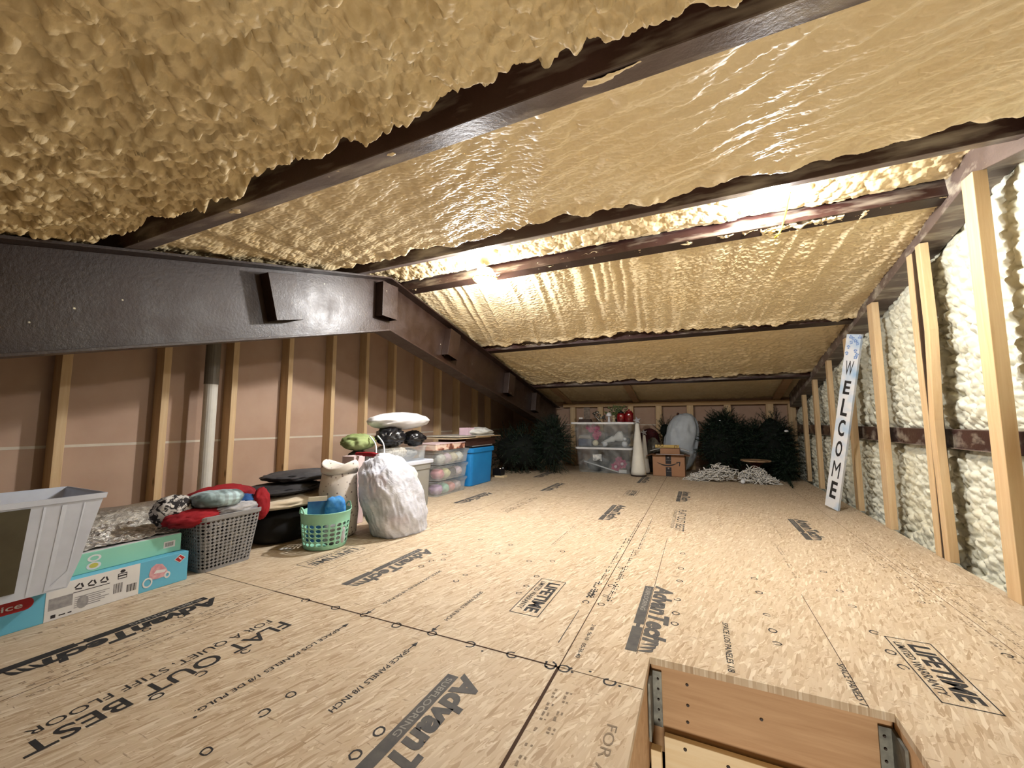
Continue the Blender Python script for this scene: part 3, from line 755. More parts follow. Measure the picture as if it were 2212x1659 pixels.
# long blue toy carton
bx = -2.075
t = thing('toy_carton', (-2.235, .68, 0), 'long flat sky-blue carton with a white printed panel, under the mint-green carton', 'box')
mb = MB(); mb.box(-2.395, bx, .30, 1.06, 0, .122); mb.build('carton', BLUEBOX, t, bevel=.002)
x = bx + .0007
mb = MB(); face_x(mb, x, .632, .89, .001, .121); face_x(mb, x + .0002, .64, .70, .035, .075, 1)
for k in range(3):       # recycling triangles
    yc = .715 + k * .034
    for q in range(3):
        a = PI / 2 + q * 2 * PI / 3
        p0 = (yc + .012 * math.cos(a), .093 + .011 * math.sin(a)); p1 = (yc + .012 * math.cos(a + 1.7), .093 + .011 * math.sin(a + 1.7))
        dy, dz = p1[0] - p0[0], p1[1] - p0[1]; ln = math.hypot(dy, dz); ny_, nz_ = -dz / ln * .0025, dy / ln * .0025
        mb.poly([(x + .0003, p0[0] + ny_, p0[1] + nz_), (x + .0003, p0[0] - ny_, p0[1] - nz_), (x + .0003, p1[0] - ny_, p1[1] - nz_), (x + .0003, p1[0] + ny_, p1[1] + nz_)], 2)
face_x(mb, x + .0003, .70, .80, .074, .0765, 2)
for y0, y1, z0, z1 in ((.822, .85, .098, .101), (.822, .85, .080, .083), (.822, .85, .089, .094), (.822, .824, .083, .098), (.848, .85, .083, .098), (.648, .66, .008, .019), (.668, .684, .010, .014), (.69, .70, .010, .014)): face_x(mb, x + .0003, y0, y1, z0, z1, 2)
disc_x(mb, x + .0003, .836, .108, .008, .006, mi=2)
for k in range(9): face_x(mb, x + .0003, .852 + k * .0035, .852 + k * .0035 + (.0015 if k % 3 else .0025), .022, .05, 2)
for k in range(8): face_x(mb, x + .0003, .812 + k * .0035, .812 + k * .0035 + .0018, .030, .066, 1 if k % 2 else 2)
for k in range(6): face_x(mb, x + .0003, .705, .80 - .012 * (k % 3), .055 - k * .007, .058 - k * .007, 1)
disc_x(mb, x + .0002, .727, .035, .016, .022, mi=1)
mb.build('printed_panel', [CARD_W, GREY_P, BLK_P], t)
mb = MB()                # red rounded name plate
P = [(x, .585 + .02 * math.cos(a), .083 + .02 * math.sin(a)) for a in [-PI / 2 + k * PI / 8 for k in range(9)]] + [(x, .37, .103), (x, .37, .063)]
mb.poly(P, 0); put_text(mb, 'Fisher-Price', (x + .0004, .375, .074), (0, 1, 0), (0, 0, 1), .205, .018, .01, mi=1)
mb.build('name_plate', [RED_P, CARD_W], t, label='red rounded name plate')
mb = MB()                # picture of a pink padded seat
mb.poly([(x, .925 + a, .045 + b) for a, b in ((0, 0), (.02, -.006), (.052, -.004), (.062, .012), (.055, .028), (.04, .05), (.018, .056), (.002, .045), (-.004, .02))], 0)
mb.poly([(x + .0002, .925 + a, .045 + b) for a, b in ((.012, .018), (.05, .014), (.056, .024), (.02, .03))], 1)
disc_x(mb, x + .0003, .918, .034, .017, .020, mi=1, r0=.68); disc_x(mb, x + .0003, .985, .045, .011, .014, mi=1, r0=.5)
mb.build('printed_picture', [PINK_P, CARD_W], t)
mb = MB(); c_ = (1.028, .098)
mb.poly([(x, c_[0] + .021, c_[1]), (x, c_[0], c_[1] + .018), (x, c_[0] - .021, c_[1]), (x, c_[0], c_[1] - .018)], 1)
mb.poly([(x + .0002, c_[0] + .018, c_[1]), (x + .0002, c_[0], c_[1] + .015), (x + .0002, c_[0] - .018, c_[1]), (x + .0002, c_[0], c_[1] - .015)], 0)
mb.poly([(x + .0004, c_[0] - .007, c_[1] + .006), (x + .0004, c_[0] - .002, c_[1] + .007), (x + .0004, c_[0] + .008, c_[1] - .005), (x + .0004, c_[0] + .003, c_[1] - .006)], 1)
mb.build('diamond_mark', [RED_P, CARD_W], t, label='red diamond mark')

t = thing('flat_carton', (-2.26, .80, .1225), 'flat mint-green carton with a white top, lying on the long blue carton', 'box')
MINTBOX = M('mint_carton', lin(150, 214, 190), .45, lin(138, 204, 180), 3)
mb = MB(); mb.box(-2.39, -2.12, .55, 1.05, .1225, .196); mb.build('carton', MINTBOX, t, bevel=.002)
mb = MB(); mb.box(-2.385, -2.123, .553, 1.047, .1961, .1975); mb.build('white_top', CARD_W, t)
x = -2.1194
mb = MB(); disc_x(mb, x, .765, .172, .020, .013, mi=0, r0=.62); disc_x(mb, x, .765, .144, .021, .014); disc_x(mb, x + .0003, .765, .145, .013, .009, mi=1)
mb.build('printed_rings', [CARD_W, M('yellow_print', lin(216, 204, 96), .5)], t)
mb = MB(); face_x(mb, x, .985, 1.027, .145, .172)
for k in range(8): face_x(mb, x + .0003, .991 + k * .0038, .991 + k * .0038 + (.0014, .0022)[k % 2], .150, .167, 1)
mb.build('barcode_label', [CARD_W, BLK_P], t)

# frosted bag standing on the cartons
FROST = mat_clear('frosted_plastic', lin(232, 238, 252), .78, .3)
t = thing('frosted_bag', (-2.12, .48, .1235), 'open frosted white plastic bag standing on the cartons at the left edge', 'bag')
def ring4(xa, xb, ya, yb, z): return [(xa, ya, z), (xb, ya, z), (xb, yb, z), (xa, yb, z)]
def bagwall(m_, secs, nv=1):
    V = [p for sc in secs for p in sc]; F = []
    for i in range(len(secs) - 1):
        for k in range(4): F.append((4 * i + k, 4 * i + (k + 1) % 4, 4 * i + 4 + (k + 1) % 4, 4 * i + 4 + k))
    return m_.add(V, F)
mb = MB(); bagwall(mb, [ring4(-2.24, -1.995, .30, .655, .1245), ring4(-2.26, -1.985, .285, .68, .22), ring4(-2.275, -1.975, .27, .70, .33), ring4(-2.29, -1.97, .25, .722, .432)]); mb.add([], [])
mb.add(ring4(-2.24, -1.995, .30, .655, .1245), [(0, 1, 2, 3)]); mb.build('bag_body', FROST, t, solid=.0025, weld=True)
mb = MB(); bagwall(mb, [ring4(-2.292, -1.967, .248, .725, .418), ring4(-2.293, -1.966, .247, .728, .436)]); mb.build('rim_hem', FROST, t, solid=.004)
mb = MB(); mb.add([(-1.990, .535, .15), (-1.989, .28, .15), (-1.969, .25, .412), (-1.968, .545, .412)], [(0, 1, 2, 3)]); mb.build('olive_front_panel', M('olive_panel', lin(84, 78, 58), .5, lin(66, 58, 42), 6), t, solid=.004, label='dark olive front panel')
mb = MB()
for ya, yb, w_ in ((.56, .575, .006), (.60, .618, .012), (.645, .672, .004)):
    for (xa, za), (xb, zb), f0, f1 in (((-1.9928, .13), (-1.9832, .22), 0, .3), ((-1.9832, .22), (-1.9732, .33), .3, .66), ((-1.9732, .33), (-1.9685, .41), .66, .95)):
        y0_, y1_ = ya + (yb - ya) * f0, ya + (yb - ya) * f1
        mb.add([(xa, y0_, za), (xa, y0_ + w_, za), (xb, y1_ + w_, zb), (xb, y1_, zb)], [(0, 1, 2, 3)])
mb.add([(-1.9928, .60, .13), (-1.9928, .652, .128), (-1.9862, .655, .188)], [(0, 1, 2)])
mb.build('fold_creases', M('frosted_crease', lin(228, 234, 248), .4), t)

# roll of foil wrap and the loose foil on the mint carton
def mat_foil(name, c=(.72, .70, .66), rough=.28):
    t_ = NT(name); v = t_.coord(); t_.col(c); t_.bump(t_.noise(v, 35, 5, .7, 1.5), .8, .01); return t_.set(Metallic=.85, Roughness=rough)
FOIL = mat_foil('foil_wrap')
t = thing('foil_roll', (-2.56, 1.05, 0), 'roll of dull silver foil wrap lying behind the mint carton', 'roll')
mb = MB(); nu = 40
P = np.zeros((nu, 33, 3))
for i in range(nu):
    for j in range(33):
        y = .62 + .68 * i / (nu - 1); a = 2 * PI * j / 32
        r_ = .143 + .006 * mn.noise(Vector((y * 9, math.cos(a) * 1.6, math.sin(a) * 1.6)))
        P[i, j] = (-2.56 + r_ * math.cos(a), y, max(.001, .143 + r_ * math.sin(a)))
mb.grid(P); mb.lathe([(.02, 0), (.138, .002)], 24, Mx=Matrix.Translation((-2.56, .622, .143)) @ Matrix.Rotation(PI / 2, 4, 'X')); mb.build('wrapped_sheet', mat_foil('foil_wrap_dull', (.5, .47, .42), .42), t, smooth=True)
mb = MB(); mb.lathe([(.03, 0), (.034, 0), (.034, .70), (.03, .70)], 16, Mx=Matrix.Translation((-2.56, .61, .143)) @ Matrix.Rotation(-PI / 2, 4, 'X')); mb.build('core_tube', M('card_tube', lin(150, 120, 86), .8), t)
nu, nv = 46, 40; P = np.zeros((nu, nv, 3))
for i in range(nu):
    for j in range(nv):
        u, v = i / (nu - 1), j / (nv - 1); x = -2.385 + .25 * u; y = .69 + .36 * v
        z = .202 + .05 * max(0, .62 - u) * math.sin(PI * v) + .020 * abs(mn.noise(Vector((x * 26, y * 22, 3)))) + .012 * abs(mn.noise(Vector((x * 60, y * 50, 8))))
        P[i, j] = (x + .01 * mn.noise(Vector((y * 20, 1, 5))), y, z)
mb = MB(); mb.grid(P); tag(mb.build('foil_sheet', FOIL, smooth=False, solid=.0008), 'crumpled shiny foil sheet spread on top of the mint carton', 'foil')

# grey perforated laundry basket
GREYB = M('grey_basket_plastic', lin(150, 148, 148), .5, lin(140, 138, 138))
bc = (-2.20, 1.235)
def arc_path(P, n):
    P = [Vector((*p, 0)) for p in P]; P.append(P[0]); L_ = [0]
    for a, b in zip(P, P[1:]): L_.append(L_[-1] + (b - a).length)
    out = []; k = 0
    for i in range(n):
        s_ = L_[-1] * i / n
        while L_[k + 1] < s_: k += 1
        f = (s_ - L_[k]) / max(1e-9, L_[k + 1] - L_[k]); q = P[k].lerp(P[k + 1], f); out.append((q.x, q.y))
    return out
t = thing('laundry_basket', (bc[0], bc[1], 0), 'grey perforated plastic laundry basket full of clothes, right of the cartons', 'basket')
pth = arc_path(rounded_rect(.115, .115, .03), 52)
perforated('lattice_wall', GREYB, t, pth, .012, .235, 1.24, bc, 14, 'diamond', .43, .003)
mb = MB(); tub(mb, (bc[0], bc[1], 0), .115, .115, .03, [(.0, .001), (.0005, .013)]); mb.build('base', GREYB, t)
mb = MB(); tub(mb, (bc[0], bc[1], 0), .1425, .1425, .035, [(-.001, .232), (.003, .236), (.004, .252), (.0, .254), (-.004, .252)]); mb.f.pop(); mb.mi.pop(); mb.build('rim', GREYB, t, solid=.003)
CL_BW = NT('black_white_print_cloth'); _v = CL_BW.coord(); CL_BW.col(CL_BW.ramp(CL_BW.noise(_v, 38, 2, .5, 1.2), ((.46, lin(40, 36, 38)), (.54, lin(220, 214, 208))))); CL_BW = CL_BW.set(Roughness=.85)
CL_RED = M('red_cloth', lin(168, 24, 34), .85, lin(126, 14, 26), 6, .2, 90)
CL_GREY = M('pale_grey_cloth', lin(206, 204, 204), .85, lin(150, 148, 152), 16)
soft('clothes_bundle', (bc[0], bc[1], .125), (.112, .112, .115), CL_BW, 'black and white printed clothes packed inside the grey basket', 'clothes', seed=2, amp=.05, fold=.06, pw=4, zmin=.016)
soft('red_blanket', (-2.24, 1.27, .302), (.085, .165, .058), CL_RED, 'red cloth heaped at the back of the grey basket', 'clothes', seed=3, fold=.25, ff=2.2, rz=.1)
soft('red_sleeve', (-2.105, 1.395, .265), (.035, .045, .075), CL_RED, 'red cloth hanging over the right rim of the grey basket', 'clothes', seed=4, fold=.2, rz=.4)
soft('red_shirt', (-2.125, 1.10, .252), (.055, .105, .036), CL_RED, 'dark red cloth over the left front rim of the grey basket', 'clothes', seed=5, fold=.3)
TEAL = NT('teal_striped_cloth'); _v = TEAL.coord((1, 1, 1)); _w = TEAL.n('ShaderNodeTexWave'); TEAL.l(_v, _w.inputs[0]); _w.inputs['Scale'].default_value = 9; _w.bands_direction = 'Y'
TEAL.col(TEAL.mix(TEAL.ramp(TEAL.noise(_v, 9, 3), ((.45, (0, 0, 0)), (.6, (1, 1, 1)))), TEAL.ramp(_w.outputs['Fac'], ((.3, lin(170, 190, 196)), (.6, lin(196, 222, 228)))), lin(96, 112, 112))); TEAL = TEAL.set(Roughness=.85)
soft('folded_towel', (-2.13, 1.195, .322), (.07, .10, .036), TEAL, 'folded grey and pale blue cloth on top of the grey basket', 'clothes', seed=6, amp=.08, fold=.12, pw=3, rz=-.15)
soft('patterned_scarf', (-2.20, 1.05, .285), (.06, .075, .06), CL_BW, 'black and white printed scarf spilling over the left of the grey basket', 'clothes', seed=8, fold=.35, ff=3)
soft('blue_garment', (-2.14, 1.325, .292), (.04, .055, .025), M('blue_cloth', lin(40, 96, 160), .8, lin(24, 60, 120), 14), 'small blue cloth on the right side of the grey basket', 'clothes', seed=9, fold=.3)
soft('white_garment', (-2.105, 1.285, .262), (.035, .10, .028), CL_GREY, 'white and grey cloth along the front rim of the grey basket', 'clothes', seed=10, fold=.4)

# cushion, coats and black bag between the two baskets
CREAM = M('cream_fabric', lin(226, 214, 192), .85, lin(206, 190, 164), 5, .1, 60)
COAT = M('charcoal_cloth', lin(84, 82, 84), .8, lin(60, 58, 60), 5, .15, 80)
COAT2 = M('dark_grey_cloth', lin(58, 56, 58), .8, lin(40, 38, 40), 5, .15, 80)
soft('duffel_bag', (-2.36, 1.74, .085), (.21, .27, .10), M('black_fabric', lin(24, 22, 22), .8), 'black bag in shadow under the cream cushion', 'bag', seed=11, amp=.05, fold=.05, pw=3.5, zmin=.001)
soft('cream_cushion', (-2.35, 1.74, .222), (.235, .34, .036), CREAM, 'long cream cushion lying on the black bag behind the mint basket', 'cushion', seed=12, amp=.06, fold=.16, ff=2, pw=2.6)
soft('dark_coat', (-2.33, 1.66, .288), (.17, .25, .024), COAT2, 'dark grey coat folded on the cream cushion', 'clothes', seed=13, amp=.1, fold=.25, ff=2.5, fdir=(1, 3, 1))
soft('charcoal_coat', (-2.36, 1.84, .345), (.16, .22, .030), COAT, 'charcoal coat folded on top of the dark grey coat', 'clothes', seed=14, amp=.1, fold=.3, ff=2.2, fdir=(1, 3, 1))
mb = MB(); mb.box(-2.10, -2.02, 1.50, 1.54, .0005, .0025); tag(mb.build('paper_scrap', CARD_W), 'small scrap of white paper on the floor left of the mint basket', 'paper')

# mint basket with round holes
MINT = M('mint_basket_plastic', lin(168, 226, 198), .42, lin(158, 218, 188))
gc = (-1.93, 1.66)
t = thing('round_basket', (gc[0], gc[1], 0), 'round mint-green plastic basket with round holes, holding books and a towel', 'basket')
circ = [(.113 * math.cos(2 * PI * k / 22), .113 * math.sin(2 * PI * k / 22)) for k in range(22)]
perforated('perforated_wall', MINT, t, circ, .022, .142, 1.12, gc, 5, 'round', .41, .003)
mb = MB(); mb.lathe([(.100, .001), (.110, .004), (.113, .022)], 52, (*gc, 0), cap=False); mb.lathe([(.1265, .142), (.131, .19), (.135, .196), (.129, .197), (.124, .142)], 52, (*gc, 0), cap=False); mb.add([(gc[0] + .10 * math.cos(k * PI / 13), gc[1] + .10 * math.sin(k * PI / 13), .003) for k in range(26)], [tuple(range(26))]); mb.build('bands', MINT, t, smooth=True)
sd = Vector((.65, .76, 0)); vd = Vector((-.76, .65, 0))
for a0 in (-1.9, 1.25):
    mb = MB(); mb.tube([(gc[0] + .132 * math.cos(a0 + (k - 6) * .05), gc[1] + .132 * math.sin(a0 + (k - 6) * .05), .190 + .034 * math.sin(PI * k / 12)) for k in range(13)], .005, 8); mb.build('handle', MINT, t, smooth=True)
g0 = Vector((gc[0], gc[1], 0))
def orient(o, rz=0, rx=0): return Matrix.Translation(o) @ Matrix.Rotation(rz, 4, 'Z') @ Matrix.Rotation(rx, 4, 'X')
ang = math.atan2(sd.y, sd.x)
t = thing('book', g0 + Vector((0, 0, .03)), 'cream-edged book with a blue cover standing in the mint basket', 'book')
Mx = orient(g0 - sd * .045 - vd * .035, ang, -.08)
mb = MB(); mb.box(-.047, .047, -.012, .012, .035, .274, Mx=Mx); mb.build('pages', CREAM, t)
mb = MB(); mb.box(-.05, .05, -.016, -.012, .032, .250, Mx=Mx); mb.box(-.05, .05, .012, .016, .032, .250, Mx=Mx); mb.build('cover', M('blue_book_cover', lin(36, 84, 140), .5, lin(60, 120, 170), 12), t)
soft('blue_towel', g0 + sd * .045 - vd * .035 + Vector((0, 0, .195)), (.05, .03, .07), M('blue_towel_cloth', lin(40, 120, 200), .85, lin(90, 160, 220), 40), 'bright blue towel stuffed in the right of the mint basket', 'towel', seed=15, amp=.1, fold=.15, pw=3, rz=ang)
soft('paper_bundle', g0 + sd * .045 - vd * .055 + Vector((0, 0, .075)), (.055, .035, .062), CL_GREY, 'white papers inside the mint basket behind the book', 'papers', seed=16, amp=.08, pw=3.5, rz=ang, zmin=.01)
DOTS = NT('speckled_cotton'); _v = DOTS.coord(); _w = DOTS.n('ShaderNodeTexVoronoi'); DOTS.l(_v, _w.inputs[0]); _w.inputs['Scale'].default_value = 38
DOTS.col(DOTS.mix(DOTS.ramp(_w.outputs['Distance'], ((.16, (1, 1, 1)), (.24, (0, 0, 0)))), lin(232, 222, 212), lin(150, 132, 124))); DOTS = DOTS.set(Roughness=.85)
fc = (-2.03, 1.835)
t = thing('fabric_bin', (fc[0], fc[1], 0), 'tall speckled cream fabric bin with a rolled cuff behind the mint basket', 'bin')
def wav(m_, prof, n, c, k, amp):
    V = []; F = []
    for r_, z in prof:
        for q in range(n):
            a = 2 * PI * q / n; w_ = 1 + amp * mn.noise(Vector((math.cos(a) * k, math.sin(a) * k, z * 9)))
            V.append((c[0] + r_ * w_ * math.cos(a), c[1] + r_ * w_ * math.sin(a), z + amp * .25 * math.sin(a * 2 + 1) * (z > .38)))
    for i in range(len(prof) - 1):
        for q in range(n): F.append((i * n + q, i * n + (q + 1) % n, (i + 1) * n + (q + 1) % n, (i + 1) * n + q))
    m_.add(V, F); return m_
mb = wav(MB(), [(.09, .001), (.107, .02), (.112, .15), (.106, .28), (.098, .37), (.094, .39)], 40, fc, 1.6, .08); mb.build('body', DOTS, t, smooth=True, solid=.003)
mb = wav(MB(), [(.094, .385), (.102, .380), (.106, .395), (.104, .425), (.098, .436), (.09, .425), (.088, .30)], 40, fc, 1.6, .08); mb.build('cuff', DOTS, t, smooth=True, solid=.003)
mb = MB(); mb.box(-2.24, -2.13, 2.04, 2.14, 0, .455); tag(mb.build('pink_carton', M('pale_pink_card', lin(238, 212, 212), .6), bevel=.004), 'tall pale pink carton peeping out left of the white sack', 'box')

# clear white sack of clothes
SACK = NT('translucent_sack'); _v = SACK.coord((6, 6, 10)); SACK.col(lin(236, 238, 250)); SACK.bump(SACK.noise(_v, 2.6, 6, .7, 2.0), .55, .014); SACK.set(Roughness=.3)
_tr = SACK.n('ShaderNodeBsdfTransparent'); _mx = SACK.n('ShaderNodeMixShader'); SACK.l(SACK.ramp(SACK.noise(_v, 1.1, 4), ((.35, (.62,) * 3), (.65, (.94,) * 3))), _mx.inputs[0]); SACK.l(_tr.outputs[0], _mx.inputs[1]); SACK.l(SACK.b.outputs[0], _mx.inputs[2]); SACK.l(_mx.outputs[0], SACK.out.inputs[0]); SACK = SACK.m
sc_ = (-1.775, 2.04)
t = thing('plastic_sack', (sc_[0], sc_[1], 0), 'bulging translucent white plastic sack full of clothes, right of the mint basket', 'sack')
blob('sack_body', (sc_[0], sc_[1], .19), (.155, .19, .275), SACK, t, seed=21, amp=.10, fold=.10, ff=2.6, fdir=(1.4, 1.4, .9), zmin=.002, pw=2.6, sub=6, shear=(-.16, -.18))
blob('gathered_neck', (sc_[0] - .045, sc_[1] - .05, .455), (.055, .06, .032), SACK, t, seed=22, amp=.2, fold=.35, ff=4)
for i, (dx, dy, z, r_, c_, nm) in enumerate(((-.05, -.10, .30, (.06, .055, .08), lin(226, 120, 140), 'pink'), (.03, -.02, .20, (.09, .10, .08), lin(176, 170, 150), 'grey-green'), (.02, .06, .33, (.09, .08, .08), lin(226, 224, 222), 'white'),
        (.05, -.05, .07, (.07, .10, .055), lin(226, 170, 170), 'pale pink striped'), (-.05, -.11, .14, (.05, .05, .08), lin(140, 160, 150), 'grey-blue'))):
    soft('garment', (sc_[0] + dx, sc_[1] + dy, z), r_, M('sack_cloth_%d' % i, c_, .85, tuple(q * .7 for q in c_), 20), nm + ' garment seen through the white sack', 'clothes', 'clothes in the white sack', seed=30 + i, amp=.15, fold=.2, zmin=.006, sub=3)

# grey tote with its load
LAV = M('lavender_white_plastic', lin(214, 218, 230), .45)
GTOTE = M('grey_tote_plastic', lin(150, 148, 142), .5, lin(142, 140, 134), 4)
t = thing('storage_tote', (-2.27, 2.55, 0), 'large plain grey storage tote with a pale lid, behind the white sack', 'tote')
mb = MB(); tub(mb, (-2.27, 2.55, 0), .19, .27, .03, [(0, .001), (.012, .30), (.013, .30), (.018, .302), (.02, .345)]); mb.build('tub_body', GTOTE, t, bevel=.002)
mb = MB(); tub(mb, (-2.27, 2.55, 0), .215, .305, .03, [(0, .345), (.003, .35), (.003, .372), (-.002, .376), (-.02, .376), (-.022, .370), (-.2, .370)]); mb.build('lid', LAV, t)
CLEAR = mat_clear('clear_plastic', (.80, .83, .84), .10, .12)
CLEARM = mat_clear('milky_clear_plastic', (.88, .89, .89), .17, .2)
t = thing('shallow_bin', (-2.28, 2.58, .377), 'shallow clear plastic bin on the lid of the grey tote', 'bin')
mb = MB(); tub(mb, (-2.28, 2.58, .377), .145, .255, .03, [(0, .001), (.012, .10), (.02, .104), (.02, .112)]); mb.build('bin_body', CLEARM, t, solid=.003)
soft('knitted_cloth', (-2.25, 2.52, .44), (.10, .13, .056), NT('knit_cloth') and M('cream_knit', lin(224, 216, 200), .9, lin(150, 140, 126), 70, .4, 120), 'cream and grey knitted cloth in the shallow clear bin', 'clothes', seed=41, fold=.3, zmin=.382)
soft('grey_cloth', (-2.27, 2.72, .425), (.10, .09, .04), M('mid_grey_cloth', lin(150, 150, 148), .9, lin(110, 112, 112), 14), 'grey cloth at the right end of the shallow clear bin', 'clothes', seed=42, fold=.3, zmin=.382)
soft('grey_fleece', (-2.30, 2.25, .425), (.09, .05, .05), M('dark_fleece', lin(92, 86, 80), .95, lin(60, 56, 52), 30), 'dark grey fleece under the green bag on the grey tote', 'clothes', seed=43, fold=.25, zmin=.378)
t = thing('green_bag', (-2.30, 2.27, .47), 'soft olive green cloth bag with white straps on the grey tote', 'bag')
blob('bag_body', (-2.31, 2.25, .54), (.10, .115, .056), M('olive_green_cloth', lin(122, 136, 78), .8, lin(168, 184, 128), 7, .1, 60), t, seed=44, amp=.12, fold=.28, ff=2)
for k, (yy0, xx0) in enumerate(((2.22, -2.10), (2.29, -2.09))):
    mb = MB(); mb.tube(bez([(xx0 - .1, yy0 + .03, .585), (xx0 - .03, yy0 + .015, .53), (xx0 - .005, yy0, .46), (xx0, yy0 - .01, .392)], 6), .0055, 6); st_ = mb.build('strap', WHITE, t, smooth=True, label='white strap')
    if k: mb = MB(); mb.box(xx0 - .012, xx0 + .002, yy0 - .014, yy0 + .012, .415, .455); mb.build('buckle', WHITE, st_, bevel=.002)
mb = MB(); mb.tube(bez([(-2.16, 2.09, .470), (-2.07, 2.07, .472), (-1.98, 2.05, .474), (-1.89, 2.03, .470)], 6), [.012] * 6 + [.016] * 8 + [.012] * 5, 10); tag(mb.build('red_cloth_roll', CL_RED, smooth=True), 'thin rolled red cloth lying across the top of the white sack', 'cloth roll')
BAGB = M('black_bag_plastic', lin(22, 22, 28), .28, lin(14, 14, 18), 8, .5, 30, spec=.6)
soft('black_sack', (-2.22, 2.49, .572), (.095, .125, .068), BAGB, 'glossy black plastic bag on the shallow clear bin, left of the two', 'bag', seed=45, amp=.2, fold=.5, ff=3.2, pw=1.6, rz=.3)
soft('black_pouch', (-2.20, 2.76, .55), (.08, .10, .055), BAGB, 'glossy black plastic bag on the shallow clear bin, right of the two', 'bag', seed=46, amp=.2, fold=.5, ff=3.2, pw=1.6)
t = thing('white_pillow', (-2.24, 2.62, .62), 'plump white pillow with a blue seam on top of the black bags', 'pillow')
blob('pillow_body', (-2.24, 2.62, .695), (.15, .28, .066), M('white_cotton', lin(242, 242, 246), .85, lin(232, 230, 232), 4, .08, 40), t, seed=47, amp=.1, fold=.16, ff=2.0, pw=2.0, shear=(.35, 0), rz=-.12)
mb = MB(); mb.tube(bez([(-2.12, 2.56, .685), (-2.14, 2.60, .702), (-2.19, 2.61, .722), (-2.25, 2.63, .735)], 6), .0022, 6); mb.build('blue_seam', M('blue_thread', lin(60, 66, 150), .7), t)

# stack of three clear shoe bins
BINC = ((lin(206, 170, 214), lin(170, 220, 200), lin(236, 170, 170), lin(214, 200, 206)), (lin(236, 150, 160), lin(236, 228, 170), lin(84, 82, 88), lin(230, 210, 220)), (lin(214, 214, 208), lin(234, 208, 220), lin(226, 216, 190), lin(230, 232, 228)))
for k in range(3):
    z0 = .143 * k; xo = .008 * k
    t = thing('clear_bin', (-2.315 + xo, 3.335 + xo, z0), 'clear lidded bin, %s of the three stacked beside the blue bin' % ('lowest', 'middle one', 'topmost')[k], 'bin', 'stacked clear bins')
    mb = MB(); tub(mb, (-2.315 + xo, 3.335 + xo, z0), .12, .245, .03, [(0, .002), (.014, .105), (.02, .108), (.021, .116)]); mb.build('bin_body', CLEARM, t, solid=.003)
    mb = MB(); tub(mb, (-2.315 + xo, 3.335 + xo, z0), .143, .268, .03, [(0, .114), (.003, .118), (.003, .132), (-.004, .136), (-.03, .136), (-.034, .130), (-.14, .130)]); mb.build('lid', CLEARM, t)
    for q in range(4):
        yc = 3.335 + xo - .16 + q * .105
        soft('cloth_bundle', (-2.265 + xo, yc, z0 + .055), (.065, .05, .046), M('bin_cloth_%d%d' % (k, q), BINC[k][q], .85, tuple(v * .8 for v in BINC[k][q]), 20), '%s bundle in the %s clear bin of the stack' % ((('purple', 'mint', 'coral', 'greyish'), ('pink', 'yellow', 'black', 'pale pink'), ('pale grey', 'pink white', 'beige', 'white'))[k][q], ('lowest', 'middle', 'topmost')[k]), 'bundle', 'bundles in the clear bins', seed=60 + k * 4 + q, amp=.15, fold=.2, zmin=z0 + .006, sub=3)
t = thing('picture_box', (-2.31, 3.32, .423), 'flat pink box with photo sides, on the stack of clear bins', 'box')
mb = MB(); mb.box(-2.43, -2.20, 3.07, 3.58, .4235, .478); PIX = NT('brown_pink_photo'); _v = PIX.coord((3, 7, 10)); PIX.col(PIX.ramp(PIX.noise(_v, 1.6, 2, .5, .6), ((.42, lin(120, 74, 60)), (.48, lin(200, 140, 116)), (.56, lin(240, 214, 196)))))
PIX = PIX.set(Roughness=.5); mb.build('sides', PIX, t)
mb = MB(); mb.box(-2.434, -2.196, 3.066, 3.584, .478, .486); mb.build('pink_top', M('pink_lid', lin(244, 218, 222), .5), t, bevel=.001)

# blue bin and the boards on it
BLUE = M('blue_bin_plastic', lin(36, 140, 214), .45, lin(30, 130, 204), 4)
t = thing('blue_bin', (-2.39, 3.985, 0), 'bright blue plastic storage bin at the end of the left row', 'bin')
mb = MB(); tub(mb, (-2.39, 3.985, 0), .165, .245, .05, [(-.004, .001), (0, .008), (.018, .36), (.022, .37)]); mb.build('tub_body', BLUE, t, smooth=False, bevel=.001)
mb = MB(); tub(mb, (-2.39, 3.985, 0), .19, .27, .055, [(-.004, .355), (.006, .358), (.008, .395), (.002, .405), (-.012, .405)]); mb.build('rim', BLUE, t)
mb = MB(); tub(mb, (-2.39, 3.985, 0), .17, .25, .05, [(0, .395), (0, .418), (-.01, .42), (-.16, .42)]); mb.build('black_lid', BLACK, t, label='black lid')
DKWOOD = mat_wood('dark_brown_wood', lin(70, 44, 36), lin(48, 28, 22), 1, False)
BARK = M('paper_grey', lin(206, 200, 190), .7, lin(190, 184, 172))
for nm, b, m_, lab in (('white_board', (-2.53, -2.215, 3.76, 4.22, .421, .431), CARD_W, 'thin white board lying directly on the blue bin'),
        ('wooden_crate', (-2.56, -2.205, 3.62, 4.27, .4315, .512), DKWOOD, 'dark brown wooden slab on the blue bin under the boards'),
        ('beige_board', (-2.60, -2.18, 3.36, 4.12, .513, .522), M('beige_board', lin(206, 184, 150), .7), 'beige board jutting out left over the dark wooden slab'),
        ('tan_board', (-2.50, -2.165, 3.80, 4.34, .5225, .531), M('tan_board', lin(196, 164, 124), .7), 'tan board jutting out right over the dark wooden slab'),
        ('grey_board', (-2.60, -2.19, 3.46, 4.22, .5315, .544), BARK, 'pale grey board, topmost board over the blue bin')):
    mb = MB(); mb.box(*b); tag(mb.build(nm, m_, bevel=.002), lab, 'board')
mb = MB(); mb.box(-2.36, -2.25, 3.72, 3.86, .5445, .625); tag(mb.build('pink_box', M('pink_card', lin(236, 206, 222), .6), bevel=.003), 'small pale pink box on the boards over the blue bin', 'box')
